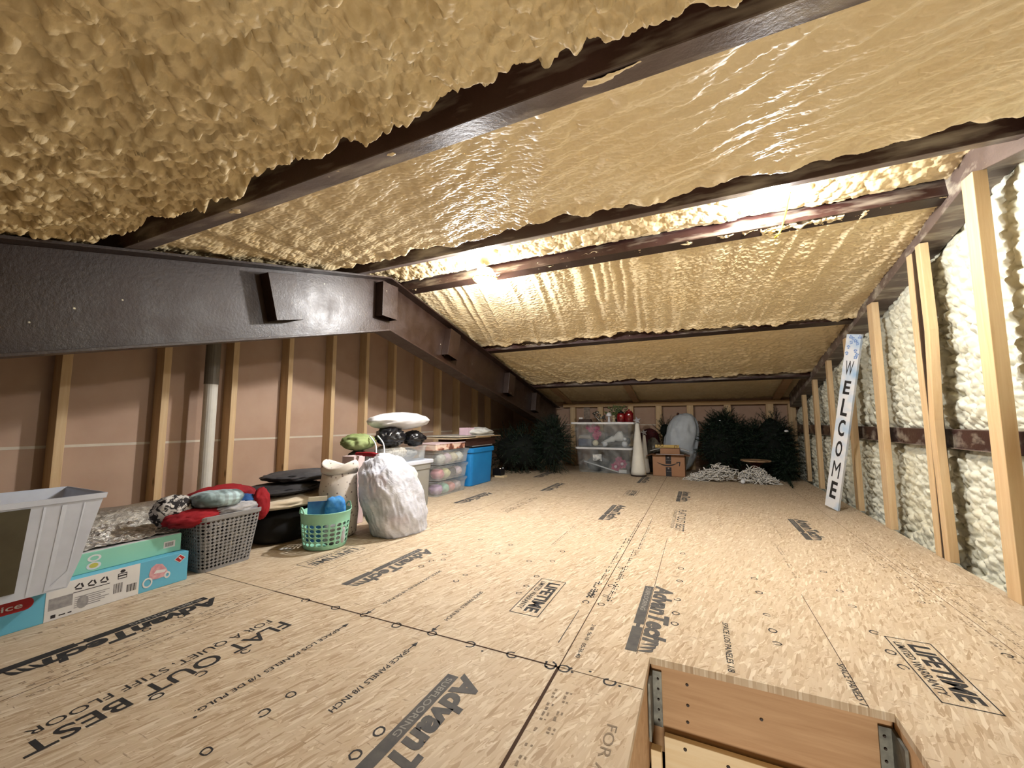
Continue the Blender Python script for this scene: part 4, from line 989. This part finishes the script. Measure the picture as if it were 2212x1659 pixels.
soft('crumpled_paper', (-2.29, 4.02, .575), (.10, .26, .045), M('crumpled_white_paper', lin(236, 236, 232), .7, lin(214, 214, 210), 10), 'crumpled white paper on top of the boards over the blue bin', 'paper', seed=71, amp=.25, fold=.35, ff=3, zmin=.545, pw=1.7)
mb = MB(); mb.box(-2.33, -2.20, 4.50, 4.60, 0, .022); tag(mb.build('wood_block', PLY, bevel=.002), 'small pale wood block on the floor right of the blue bin', 'wood block')
t = thing('black_case', (-2.30, 4.56, .0225), 'small black case with white marks on the pale wood block', 'case')
mb = MB(); mb.box(-2.36, -2.24, 4.50, 4.61, .0225, .105); mb.build('case_body', BLACK, t, bevel=.006)
mb = MB(); mb.lathe([(.012, 0), (.009, .008)], 10, (-2.262, 4.52, .1055)); mb.build('white_stud', WHITE, t); mb = MB(); mb.lathe([(.012, 0), (.009, .008)], 10, (-2.255, 4.585, .1055)); mb.build('white_stud', WHITE, t)

# ================================================================== artificial trees
NEEDLE = M('dark_green_needles', (.006, .016, .009), .55, (.012, .030, .016), 20)
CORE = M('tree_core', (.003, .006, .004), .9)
def tree(loc, ells, nbr, seed, label, ln=(.10, .20), group='dark artificial trees', extra=()):
    R_ = random.Random(seed); V = []; F = []
    t = thing('artificial_tree', loc, label, 'tree', group)
    tips = []
    for e_i in range(nbr):
        c, r = ells[R_.randrange(len(ells))]
        while True:
            d = Vector((R_.gauss(0, 1), R_.gauss(0, 1), R_.gauss(0, 1)))
            if d.length > .1: d.normalize(); break
        k = R_.uniform(.55, .92)
        b = Vector((c[0] + d.x * r[0] * k, c[1] + d.y * r[1] * k, c[2] + d.z * r[2] * k))
        dr = (d + Vector((R_.gauss(0, .35), R_.gauss(0, .35), R_.gauss(.15, .35)))).normalized()
        tips.append((b, dr, R_.uniform(*ln)))
    tips += [(Vector(a), (Vector(b_) - Vector(a)).normalized(), (Vector(b_) - Vector(a)).length) for a, b_ in extra]
    for b, dr, L_ in tips:
        n = int(26 * L_ / .15)
        s1 = dr.orthogonal().normalized(); s2 = dr.cross(s1)
        for q in range(n):
            f = q / n; p = b + dr * (L_ * f) + Vector((0, 0, -.12 * L_ * f * f))
            a = R_.uniform(0, 2 * PI); o = (s1 * math.cos(a) + s2 * math.sin(a)) * .8 + dr * .65
            l_ = R_.uniform(.028, .045) * (1 - .45 * f); w_ = o.cross(dr).normalized() * .0022
            tp = p + o.normalized() * l_
            if tp.z < .004: tp.z = .004
            if p.z < .004: p.z = .004
            i = len(V); V += [p - w_, p + w_, tp]; F.append((i, i + 1, i + 2))
        i = len(V); w_ = s1 * .0035; e_ = b + dr * L_ + Vector((0, 0, -.12 * L_)); V += [b - w_, b + w_, e_]; F.append((i, i + 1, i + 2))
    mb = MB(); mb.v = [tuple(p) for p in V]; mb.f = F; mb.mi = [0] * len(F)
    o = mb.build('needles', NEEDLE, t); o['kind'] = 'stuff'
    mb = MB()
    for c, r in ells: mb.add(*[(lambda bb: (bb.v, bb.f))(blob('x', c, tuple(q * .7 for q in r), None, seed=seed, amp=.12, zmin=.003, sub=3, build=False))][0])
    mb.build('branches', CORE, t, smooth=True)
    c, r = ells[0]; mb = MB(); mb.lathe([(.012, .0), (.012, c[2])], 10, (c[0], c[1], .002)); mb.build('trunk_pole', CORE, t)
    return t
tree((-2.1, 5.3, 0), [((-2.30, 5.25, .28), (.50, .50, .34)), ((-1.82, 5.22, .38), (.24, .18, .38))], 900, 1, 'dark green artificial tree lying in the far left corner under the beam', extra=(((-1.7, 5.35, .3), (-1.49, 5.2, .12)), ((-1.8, 5.4, .6), (-1.85, 5.35, .86))))
tree((.33, 5.95, 0), [((.25, 5.93, .36), (.30, .24, .40)), ((.28, 5.96, .60), (.22, .18, .24)), ((.44, 5.96, .44), (.16, .18, .30))], 1700, 2, 'dark green artificial tree behind the two heaps of white twigs, left of the pair', ln=(.06, .14))
tree((.9, 5.92, 0), [((.82, 5.95, .40), (.24, .24, .46)), ((.96, 5.97, .34), (.08, .2, .34)), ((.64, 5.97, .36), (.14, .2, .36)), ((.90, 5.68, .16), (.10, .16, .16))], 1900, 3, 'dark green artificial tree in the far right corner, right of the pair', ln=(.06, .14), extra=[((.86, 5.5 - .1 * k, .12 - .02 * k), (.86, 5.25 - .12 * k, .05 - .012 * k)) for k in range(3)] * 3)
tree((-.42, 6.22, 0), [((-.44, 6.22, .56), (.10, .07, .13))], 50, 4, 'small dark green artificial sprig rising behind the grey-blue bag', ln=(.12, .22))
for x, y, z, r_, lab in ((.93, 5.62, .575, .014, 'white scrap caught in the right dark tree'), (.25, 5.74, .70, .007, 'tiny white bead on the left dark tree')):
    soft('white_scrap', (x, y, z), (r_ * 1.6, r_, r_), WHITE, lab, 'scrap', seed=80, sub=2)

# ================================================================== far wall: totes, cones, boxes
WLID = M('white_lid_plastic', lin(244, 244, 246), .4)
def tote(x, y, z, hx, hy, h, lhx, lab):
    t = thing('clear_tote', (x, y, z), lab, 'tote', 'clear totes with white lids')
    mb = MB(); tub(mb, (x, y, z), hx - .03, hy - .03, .035, [(0, .002), (.028, h - .02), (.032, h - .018), (.032, h)]); mb.build('tote_body', CLEAR, t, solid=.003)
    mb = MB(); tub(mb, (x, y, z), lhx, hy + .012, .035, [(-.004, h), (.0, h + .004), (.0, h + .022), (-.006, h + .027), (-.03, h + .027), (-.034, h + .022), (-lhx * .7, h + .022)]); mb.build('lid', WLID, t)
    return t
t = tote(-1.175, 5.66, 0, .375, .225, .315, .385, 'clear tote with a white lid standing on the floor, lower of the two')
mb = MB(); LBL = NT('grey_photo_label'); _v = LBL.coord((9, 9, 9)); LBL.col(LBL.ramp(LBL.noise(_v, 1.6, 2), ((.40, lin(70, 74, 76)), (.5, lin(190, 194, 196)), (.62, lin(236, 238, 238))))); LBL = LBL.set(Roughness=.5)
mb.poly([(-1.315, 5.4335, .165), (-1.195, 5.4335, .158), (-1.195, 5.4305, .252), (-1.315, 5.4305, .256)]); mb.build('sticker', LBL, t, solid=.001, label='black and white picture sticker')
tote(-1.19, 5.66, .3425, .395, .225, .312, .435, 'clear tote with a white lid stacked on the other, upper of the two')
PINKF = M('raspberry_petals', lin(206, 86, 128), .8, lin(170, 50, 96), 30)
def flower(x, y, z, r_, lab, centre=True, grp=None, seed=0):
    t = thing('artificial_flower', (x, y, z), lab, 'flower', grp); R_ = random.Random(seed); mb = MB()
    for ring_, n, rr_ in ((0, 7, r_), (1, 5, r_ * .65)):
        for k in range(n):
            a = 2 * PI * k / n + ring_ * .4
            d = Vector((math.cos(a), -.35 - .3 * ring_, math.sin(a))).normalized(); s_ = Vector((-math.sin(a), 0, math.cos(a)))
            c0 = Vector((x, y, z))
            mb.add([c0, c0 + d * rr_ * .6 + s_ * rr_ * .34, c0 + d * rr_, c0 + d * rr_ * .6 - s_ * rr_ * .34], [(0, 1, 2, 3)])
    mb.build('petals', PINKF, t, solid=.002)
    if centre: blob('flower_centre', (x, y - r_ * .4, z), (r_ * .3, r_ * .2, r_ * .3), M('pale_flower_centre', lin(244, 216, 226), .7), t, sub=2)
for i, (x, z) in enumerate(((-1.40, .61), (-1.33, .62), (-1.27, .60), (-1.36, .57), (-1.29, .545), (-1.31, .50), (-1.25, .52), (-1.29, .47))):
    flower(x, 5.56, z, .045, 'raspberry pink artificial flowers bunched in the upper clear tote', False, 'flowers in the upper tote', i)
for i, (x, z, l_) in enumerate(((-1.03, .085, 'left'), (-.945, .125, 'right'))): flower(x, 5.55, z, .075, 'raspberry pink flower with a pale centre in the lower clear tote, %s one' % l_, True, None, 20 + i)
flower(-1.0, 5.62, .165, .06, 'raspberry pink flower at the back in the lower clear tote', False, None, 33)
FGREY = M('blue_grey_cloth', lin(112, 118, 136), .85, lin(96, 100, 116), 20)
mb = MB(); mb.box(-1.54, -1.355, 5.52, 5.78, .350, .45); tag(mb.build('folded_throw', FGREY, bevel=.012), 'blue-grey folded cloth at the left of the upper clear tote', 'cloth')
mb = MB(); mb.box(-1.545, -1.36, 5.53, 5.78, .451, .50, top=(.8, .9)); tag(mb.build('grey_carton', M('pale_grey_card', lin(168, 160, 154), .7), bevel=.006), 'pale grey box on the folded cloth in the upper clear tote', 'box')
mb = MB(); Mx = Matrix.Translation((-1.075, 5.56, .455)) @ Matrix.Rotation(.38, 4, 'Y') @ Matrix.Rotation(-PI / 2, 4, 'Y')
mb.lathe([(.012, -.16), (.035, -.02), (.045, 0), (.03, .03), (.05, .06), (.075, .12), (.06, .155)], 18, (0, 0, 0), Mx=Matrix.Translation((-1.07, 5.56, .45)) @ Matrix.Rotation(-.35, 4, 'Y') @ Matrix.Rotation(PI / 2, 4, 'Y'))
tag(mb.build('white_ornament', M('white_ceramic', lin(240, 240, 238), .35), smooth=True), 'large white trumpet-shaped ornament lying in the upper clear tote', 'ornament')
for x, z, r_, lab in ((-1.295, .395, .042, 'cream ball at the left in the upper clear tote'), (-1.165, .385, .034, 'white ball in the middle of the upper clear tote'), (-.905, .388, .038, 'white ball at the right in the upper clear tote'), (-.90, .455, .022, 'small white ball above the right one in the upper clear tote')):
    mb = MB(); mb.lathe([(r_ * math.sin(a) + .0005, -r_ * math.cos(a)) for a in [k * PI / 12 for k in range(13)]], 20, (x, 5.52, z)); tag(mb.build('ornament_ball', M('cream_ball', lin(236, 228, 200), .5) if x < -1.25 else WHITE, smooth=True), lab, 'ball')
mb = MB(); mb.tube([(-1.455, 5.50, .145), (-.99, 5.50, .018)], .009, 8); tag(mb.build('white_rod', WHITE, smooth=True), 'thin white rod slanting down in the lower clear tote', 'rod')
mb = MB(); mb.box(-.985, -.885, 5.49, 5.52, .008, .05); tag(mb.build('white_packet', CARD_W, bevel=.003), 'small white packet low at the right in the lower clear tote', 'packet')
soft('grey_bundle', (-1.30, 5.66, .10), (.14, .12, .09), M('grey_plastic_wrap', lin(96, 102, 104), .5, lin(70, 76, 80), 12), 'grey wrapped bundle at the left in the lower clear tote', 'bundle', seed=90, fold=.25, zmin=.006)
soft('dark_bundle', (-1.05, 5.74, .42), (.17, .10, .075), M('slate_cloth', lin(96, 104, 104), .8, lin(80, 88, 88), 10), 'slate grey bundle at the back of the upper clear tote', 'bundle', seed=91, fold=.2, zmin=.35)
# on the upper lid (top at .677)
zl = .6775
t = thing('toy_mushroom', (-1.12, 5.60, zl), 'small white mushroom ornament with a domed cap on the upper clear tote', 'ornament')
mb = MB(); mb.lathe([(.020, 0), (.016, .03), (.011, .085)], 14, (-1.12, 5.60, zl)); mb.build('stalk', WHITE, t, smooth=True)
mb = MB(); mb.lathe([(.004, .083), (.036, .085), (.039, .092), (.033, .115), (.020, .132), (.004, .138)], 20, (-1.12, 5.60, zl)); mb.build('cap', WHITE, t, smooth=True)
t = thing('cream_figurine', (-1.05, 5.58, zl), 'little cream figurine right of the white mushroom on the tote', 'figurine')
FIG = M('cream_figurine_paint', lin(206, 194, 160), .6, lin(150, 138, 108), 50)
mb = MB(); mb.lathe([(.028, 0), (.024, .02), (.018, .035), (.026, .05), (.02, .065), (.010, .07)], 14, (-1.05, 5.58, zl)); mb.build('body', FIG, t, smooth=True)
mb = MB(); mb.lathe([(.006, .068), (.019, .078), (.017, .094), (.005, .10)], 12, (-1.05, 5.58, zl)); mb.build('head', FIG, t, smooth=True)
RMUG = M('dark_red_glaze', lin(130, 14, 22), .12, lin(110, 8, 16), spec=.7)
for x, y, r_, h, lab in ((-.955, 5.60, .058, .125, 'dark red glazed jar with a black top, left of the two on the tote'), (-.845, 5.58, .058, .142, 'bright red glazed jar at the right end of the tote')):
    t = thing('red_jar', (x, y, zl), lab, 'jar'); mb = MB(); mb.lathe([(r_ * .9, 0), (r_, .01), (r_, h * .8), (r_ * .9, h * .92), (r_ * .7, h), (r_ * .62, h - .004), (r_ * .62, h * .3)], 24, (x, y, zl)); mb.build('jar_body', RMUG, t, smooth=True)
    mb = MB(); mb.lathe([(r_ * .66, h - .002), (r_ * .66, h + .012), (r_ * .2, h + .02), (r_ * .2, h + .034), (.002, h + .038)], 18, (x, y, zl)); mb.build('stopper', BLACK if x < -.9 else RMUG, t, smooth=True)
mb = MB(); mb.lathe([(.002, 0), (.07, 0), (.08, .006), (.07, .004), (.002, .003)], 24, (-1.0, 5.49, zl)); tag(mb.build('white_saucer', WHITE, smooth=True), 'flat white saucer in front of the red jars on the tote', 'saucer')
SILV = M('tarnished_silver', lin(150, 146, 140), .25, lin(90, 86, 82), 30, metal=.9)
t = thing('silver_figure', (-1.26, 5.58, zl), 'twisted silver figure on the tote, left of the white mushroom', 'ornament')
mb = MB(); mb.tube(bez([(-1.24, 5.58, zl + .006), (-1.27, 5.57, zl + .05), (-1.31, 5.57, zl + .09), (-1.33, 5.58, zl + .13)], 6), [.016 - .0006 * k for k in range(19)], 10); mb.build('stem', SILV, t, smooth=True)
for dx, dz in ((-.035, .125), (.0, .14), (.03, .10), (.05, .06)): blob('leaf', (-1.28 + dx, 5.575, zl + dz), (.026, .012, .016), SILV, t, seed=int(dx * 100) + 5, fold=.3, sub=2)
mb = MB(); mb.lathe([(.035, 0), (.030, .006), (.012, .01)], 16, (-1.24, 5.58, zl)); mb.build('foot', SILV, t, smooth=True)
mb = MB(); Mx = Matrix.Translation((-1.185, 5.60, zl + .06)) @ Matrix.Rotation(-.7, 4, 'Y'); mb.lathe([(.006, 0), (.01, .02), (.04, .055), (.044, .06), (.036, .056), (.006, .025)], 18, (0, 0, -.03), Mx=Mx); tag(mb.build('silver_cup', SILV, smooth=True), 'tilted silver cup lying against the silver figure on the tote', 'cup')
GRN = M('green_leaves', lin(96, 106, 54), .6, lin(60, 76, 36), 20)
t = thing('greenery_sprig', (-1.02, 5.68, zl), 'green artificial sprig standing behind the white mushroom on the tote', 'plant'); R_ = random.Random(5)
mb = MB(); mb.lathe([(.03, 0), (.036, .05), (.03, .052)], 14, (-1.02, 5.68, zl)); mb.build('pot', M('dark_pot', lin(60, 54, 46), .7), t)
mb = MB(); m2 = MB()
for k in range(16):
    a = R_.uniform(0, 2 * PI); sp = R_.uniform(.02, .14); h = R_.uniform(.08, .23) - sp * .3; e_ = Vector((-1.02 + sp * math.cos(a) * 1.2 - .03, 5.68 + .5 * sp * math.sin(a), zl + .04 + h)); b = Vector((-1.02, 5.68, zl + .04))
    pts = bez([b, b.lerp(e_, .5) + Vector((0, 0, .02)), e_], 4); m2.tube(pts, .0016, 4)
    for q in range(2, len(pts)):
        for s_ in (-1, 1):
            d = Vector((R_.gauss(0, 1), R_.gauss(0, .5), R_.gauss(.3, .6))).normalized() * .032; w_ = d.cross(Vector((0, 1, 0))).normalized() * .008; p = pts[q]
            mb.add([p, p + d * .5 + w_, p + d, p + d * .5 - w_], [(0, 1, 2, 3)])
m2.build('stems', GRN, t); mb.build('leaves', GRN, t)
mb = MB(); mb.box(-1.52, -1.43, 5.78, 5.785, zl + .005, zl + .215); mb.box(-1.50, -1.45, 5.785, 5.80, zl, zl + .01); tag(mb.build('picture_card', M('pale_photo_card', lin(150, 136, 120), .6, lin(110, 96, 84), 30)), 'pale picture card standing at the back of the upper tote', 'card')
mb = MB(); mb.box(-1.56, -1.36, 5.58, 5.68, zl, zl + .045, top=(.8, .8)); tag(mb.build('brown_case', M('dark_brown_card', lin(58, 36, 28), .6), bevel=.006), 'dark brown low case at the left of the upper tote', 'case')
mb = MB(); mb.box(-1.54, -1.485, 5.58, 5.61, zl + .046, zl + .07); tag(mb.build('white_packet', CARD_W, bevel=.003), 'small white packet on the dark brown case', 'packet')

# white cones with stars
CONE = M('white_felt', lin(242, 238, 228), .9, lin(230, 226, 216), 6, .3, 120)
STAR = M('grey_glitter', lin(168, 168, 172), .4, lin(140, 140, 146), 60)
def cone_tree(x, y, rb, rt, h, rs, lab):
    t = thing('cone_tree', (x, y, 0), lab, 'ornament', 'white cone ornaments')
    mb = MB(); mb.lathe([(rb * 1.02, .001), (rb * 1.03, .018), (rb * .9, .02)], 32, (x, y, 0)); mb.build('base_ring', M('dark_base', lin(56, 44, 36), .7), t)
    mb = MB(); n = 14; mb.lathe([(rb + (rt - rb) * k / n + .0012 * (k % 2), .018 + (h - .018) * k / n) for k in range(n + 1)], 32, (x, y, 0)); mb.build('cone', CONE, t, smooth=True)
    pts = []
    for k in range(10):
        a = PI / 2 + k * PI / 5 + .2; r_ = rs * (1 if k % 2 == 0 else .42); pts.append((x + r_ * math.cos(a), y - .006, h + rs * .72 + r_ * math.sin(a)))
    mb = MB(); mb.prism(pts, (0, 0, 0), (0, .012, 0)); mb.build('star', STAR, t, label='grey star')
cone_tree(-.715, 5.36, .094, .022, .665, .052, 'tall white cone ornament topped by a grey star, right of the clear totes')
cone_tree(-.665, 5.62, .062, .016, .51, .046, 'shorter white cone ornament topped by a grey star, behind the tall one')

# shipping carton with a smile, and what lies on it
CARTON = M('brown_carton', lin(186, 142, 110), .75, lin(174, 130, 98), 4)
CARTON_D = M('brown_carton_inside', lin(150, 106, 74), .8)
t = thing('shipping_box', (-.36, 5.62, 0), 'brown shipping carton with black tape and a curved arrow printed on its front', 'box')
mb = MB(); x0, x1, y0, y1, h = -.555, -.17, 5.47, 5.78, .262
for a in ((x0, x1, y0, y0 + .004, 0, h), (x0, x1, y1 - .004, y1, 0, h), (x0, x0 + .004, y0, y1, 0, h), (x1 - .004, x1, y0, y1, 0, h), (x0, x1, y0, y1, 0.0005, .004)): mb.box(*a)
mb.build('carton', CARTON, t)
mb = MB(); mb.box(x0 - .005, x1 + .005, -.07, .004, 0, .003, Mx=Matrix.Translation((0, y0, h)) @ Matrix.Rotation(-.15, 4, 'X')); mb.build('front_flap', CARTON_D, t)
mb = MB(); mb.box(-.075, .003, y0, y1, 0, .003, Mx=Matrix.Translation((x0, 0, h)) @ Matrix.Rotation(-.2, 4, 'Y')); mb.build('side_flap', CARTON_D, t)
mb = MB(); mb.box(-.003, .055, y0, y1, 0, .003, Mx=Matrix.Translation((x1, 0, h)) @ Matrix.Rotation(.2, 4, 'Y')); mb.build('side_flap', CARTON_D, t)
mb = MB(); yf = y0 - .0008
def face_y(m_, xa, xb, za, zb, mi=0, dy=0): m_.poly([(xa, yf - dy, za), (xb, yf - dy, za), (xb, yf - dy, zb), (xa, yf - dy, zb)], mi)
face_y(mb, -.397, -.330, 0.001, .115); face_y(mb, -.397, -.330, .155, h)
for zc in (.235, .10): mb.poly([(-.364 + .010 * math.cos(k * PI / 6), yf - .0006, zc + .010 * math.sin(k * PI / 6)) for k in range(12)], 1)
for zc in (.195, .06):
    for k in range(3): face_y(mb, -.388 + k * .02, -.372 + k * .02, zc, zc + .005, 1, .0006)
mb.build('black_tape', [BLK_P, M('tape_print', lin(150, 142, 138), .6)], t)
mb = MB(); up = []; lo_ = []
for k in range(19):
    f = k / 18; xx = -.503 + .26 * f; zc = .190 - .052 * math.sin(PI * (.08 + .86 * f)) - .004; w_ = .001 + .0085 * math.sin(PI * f) ** .8
    up.append((xx, yf - .0004, zc + w_)); lo_.append((xx, yf - .0004, zc - w_))
for k in range(18): mb.poly([lo_[k], lo_[k + 1], up[k + 1], up[k]])
mb.poly([(-.275, yf - .0004, .182), (-.222, yf - .0004, .186), (-.232, yf - .0004, .132), (-.241, yf - .0004, .130), (-.237, yf - .0004, .172), (-.274, yf - .0004, .174)])
mb.build('smile_arrow', BLK_P, t, label='printed black smile arrow')
t = thing('small_carton', (-.345, 5.62, .263), 'small brown open carton with pale flaps lying on the shipping carton', 'box')
mb = MB(); mb.box(-.46, -.228, 5.51, 5.72, .275, .345); mb.build('carton', CARTON, t, bevel=.002)
mb = MB(); mb.box(-.135, .0, 5.515, 5.70, 0, .003, Mx=Matrix.Translation((-.46, 0, .345)) @ Matrix.Rotation(-.3, 4, 'Y')); mb.build('flap', CARD_W, t, label='pale inside of flap')
mb = MB(); mb.box(0, .11, 5.515, 5.70, 0, .003, Mx=Matrix.Translation((-.228, 0, .345)) @ Matrix.Rotation(.3, 4, 'Y')); mb.build('flap', CARD_W, t)
mb = MB(); mb.box(-.51, -.18, 5.50, 5.508, .268, .274); mb.build('lower_edge', CARD_W, t)
GOLD = M('pale_gold', lin(220, 196, 132), .35, lin(200, 172, 104), metal=.3)
t = thing('gold_plank', (-.38, 5.60, .349), 'pale gold wooden strip with ring shapes lying on the small carton', 'ornament')
mb = MB(); mb.box(-.525, -.236, 5.57, 5.60, .349, .388); mb.build('strip', GOLD, t, bevel=.002)
for xx, zz, r_ in ((-.478, .376, .016), (-.44, .380, .015), (-.275, .365, .018)):
    mb = MB(); mb.tube([(xx + r_ * math.cos(k * PI / 8), 5.566, zz + r_ * math.sin(k * PI / 8)) for k in range(16)], .003, 6, closed=True); mb.build('ring', M('dark_gold', lin(120, 92, 50), .4, metal=.5), t, smooth=True)
GBAG = M('grey_blue_plastic', lin(192, 200, 208), .4, lin(174, 182, 190), 6, .35, 20)
t = thing('grey_sack', (-.23, 5.95, 0), 'grey-blue plastic sack rising behind the shipping carton', 'sack')
blob('sack_body', (-.23, 5.96, .385), (.205, .13, .385), GBAG, t, seed=95, amp=.10, fold=.12, ff=2, zmin=.002, pw=2.4, sub=5, shear=(.16, 0))
blob('tied_neck', (-.25, 5.95, .78), (.02, .02, .03), M('dark_tie', lin(50, 22, 26), .7), t, seed=96, sub=2)
soft('burgundy_cushion', (-.66, 6.2, .28), (.15, .10, .30), M('burgundy_cloth', lin(70, 16, 20), .85, lin(48, 10, 14), 8), 'dark burgundy cushion standing behind the white cones', 'cushion', seed=97, amp=.06, pw=3, zmin=.002)
soft('clear_crinkled_bag', (-.575, 5.88, .21), (.10, .09, .23), M('crinkled_grey_plastic', lin(110, 106, 96), .3, lin(70, 66, 60), 16, .8, 24), 'crinkled grey-brown plastic bag between the cones and the shipping carton', 'bag', seed=98, amp=.12, fold=.25, ff=3, zmin=.002)

# heaps of white twigs and the cake stand
TWIG = M('white_twigs', lin(244, 240, 234), .6, lin(224, 220, 212), 20)
def twigs(cx, cy, rx, ry, hh, n, seed, lab, sk):
    R_ = random.Random(seed); mb = MB()
    for k in range(n):
        a = R_.uniform(0, 2 * PI); q = math.sqrt(R_.random()); px, py = q * math.cos(a), q * math.sin(a)
        zt = hh * (1 - abs(px - sk) ** 1.2 / (1 + abs(sk)) ** 1.2) * R_.uniform(.15, 1) * (1 - .35 * abs(py)) 
        p = Vector((cx + px * rx, cy + py * ry, max(.006, zt))); d = Vector((R_.gauss(.7, .7), R_.gauss(0, .5), R_.gauss(-.05, .45))).normalized(); L_ = R_.uniform(.05, .12)
        b_ = Vector((R_.gauss(0, 1), R_.gauss(0, 1), R_.gauss(0, 1))).normalized() * L_ * .42
        pts = [p - d * L_ * .5, p + b_ * .6, p + d * L_ * .5]
        for v in pts: v.z = max(.005, v.z)
        mb.tube(bez(pts, 3), R_.uniform(.003, .0052), 5)
    tag(mb.build('twig_heap', TWIG, smooth=True), lab, 'twigs')['kind'] = 'stuff'
twigs(.10, 5.26, .26, .10, .21, 300, 1, 'heap of curly white twigs on the floor, left of the two', .35)
twigs(.59, 5.27, .19, .10, .20, 280, 2, 'heap of curly white twigs on the floor, right of the two', -.25)
mb = MB(); mb.lathe([(.024 * math.sin(a) + .0004, .025 - .024 * math.cos(a)) for a in [k * PI / 10 for k in range(11)]], 16, (.42, 5.15, 0)); tag(mb.build('ornament_ball', WHITE, smooth=True), 'white ball on the floor between the two twig heaps', 'ball')
t = thing('cake_stand', (.59, 5.50, 0), 'brown round stand with a pale rim behind the right twig heap', 'stand')
mb = MB(); mb.lathe([(.08, .001), (.085, .02), (.04, .05), (.04, .17), (.09, .215), (.10, .22)], 24, (.59, 5.50, 0)); mb.build('pedestal', M('red_brown_wood', lin(84, 34, 26), .5), t, smooth=True)
mb = MB(); mb.lathe([(.02, .219), (.15, .221), (.158, .228), (.156, .238), (.148, .234), (.02, .232)], 32, (.59, 5.50, 0)); mb.build('plate', M('tan_plate', lin(206, 176, 140), .5, lin(130, 90, 64), 10), t, smooth=True)

# ================================================================== welcome board leaning on the foam wall
Bp = Vector((.915, 3.955, 0)); Tp = Vector((1.064, 3.68, 1.312)); Lb = (Tp - Bp).length
Vn = (Tp - Bp).normalized(); Un = Vector((.5, -.87, 0)); Un = (Un - Vn * Un.dot(Vn)).normalized(); Nn = Un.cross(Vn).normalized()
def bp(u, v, n=0): return Bp + Un * u + Vn * v + Nn * n
hw = .058
t = thing('welcome_board', Bp, 'tall white painted board lettered WELCOME, leaning on the foam wall studs', 'sign')
BRD = NT('white_blue_wash'); _v = BRD.coord((2.2, 2.2, 2.2)); BRD.col(BRD.mix(BRD.ramp(BRD.noise(_v, 2.4, 3), ((.48, (0, 0, 0)), (.72, (.8, .8, .8)))), lin(240, 242, 246), lin(150, 196, 236))); BRD = BRD.set(Roughness=.5)
mb = MB(); mb.add([bp(-hw, 0, 0), bp(hw, 0, 0), bp(hw, Lb, 0), bp(-hw, Lb, 0), bp(-hw, 0, -.018), bp(hw, 0, -.018), bp(hw, Lb, -.018), bp(-hw, Lb, -.018)], [(0, 1, 2, 3), (7, 6, 5, 4), (0, 4, 5, 1), (1, 5, 6, 2), (2, 6, 7, 3), (3, 7, 4, 0)])
zmin_ = min(v[2] for v in mb.v); mb.v = [(a, b, c - zmin_ + .0005) for a, b, c in mb.v]; Bp = Bp + Vector((0, 0, -zmin_ + .0005))
mb.build('board', BRD, t, bevel=.001)
for ch, a, b, hw_ in (('W', .774, .854, .032), ('E', .668, .744, .030), ('L', .545, .642, .028), ('C', .428, .524, .028), ('O', .308, .401, .027), ('M', .184, .28, .034), ('E', .06, .161, .030)):
    mb = MB(); put_text(mb, ch, bp(-hw_, a * Lb, .0008), Un, Vn, hw_ * 2, (b - a) * Lb, .0 if ch in 'WM' else .025, .08); mb.build('letter', INK, t)
BLOS = M('blue_blossom_paint', lin(120, 150, 206), .6, lin(160, 190, 230), 40)
R_ = random.Random(9)
for u, v in ((-.03, .93), (-.012, .955), (.02, .965), (.038, .95), (.03, .91), (.045, .89), (-.038, .895), (.0, .975), (.05, .985), (-.02, .985), (.036, .875)):
    mb = MB()
    for k in range(5):
        a = 2 * PI * k / 5 + R_.random(); c_ = bp(u + .009 * math.cos(a), v * Lb + .009 * math.sin(a), .0008 + .0001 * k)
        mb.poly([c_ + Un * (.006 * math.cos(q * PI / 4)) + Vn * (.006 * math.sin(q * PI / 4)) for q in range(8)])
    mb.build('painted_blossom', BLOS, t)

# yellow cable of the right lamp
mb = MB(); mb.tube(bez([(1.05, 2.03, 1.775), (.88, 2.02, 1.765), (.72, 2.028, 1.745), (.60, 2.035, 1.735), (.50, 2.06, 1.742), (.455, 2.12, 1.765), (.44, 2.2, 1.78)], 8), .0045, 6); tag(mb.build('lamp_cable', WIRE, smooth=True), 'yellow cable running along the near ridge purlin to the right lamp', 'cable')
mb = MB(); mb.tube(bez([(.44, 2.2, 1.775), (.452, 2.30, 1.79), (.455, 2.38, 1.77), (.452, 2.43, 1.745), (.44, 2.455, 1.705), (.428, 2.47, 1.685), (.424, 2.53, 1.697)], 8), .0045, 6); tag(mb.build('lamp_cable', WIRE, smooth=True), 'yellow cable hanging from the right lamp down over the far ridge purlin', 'cable')
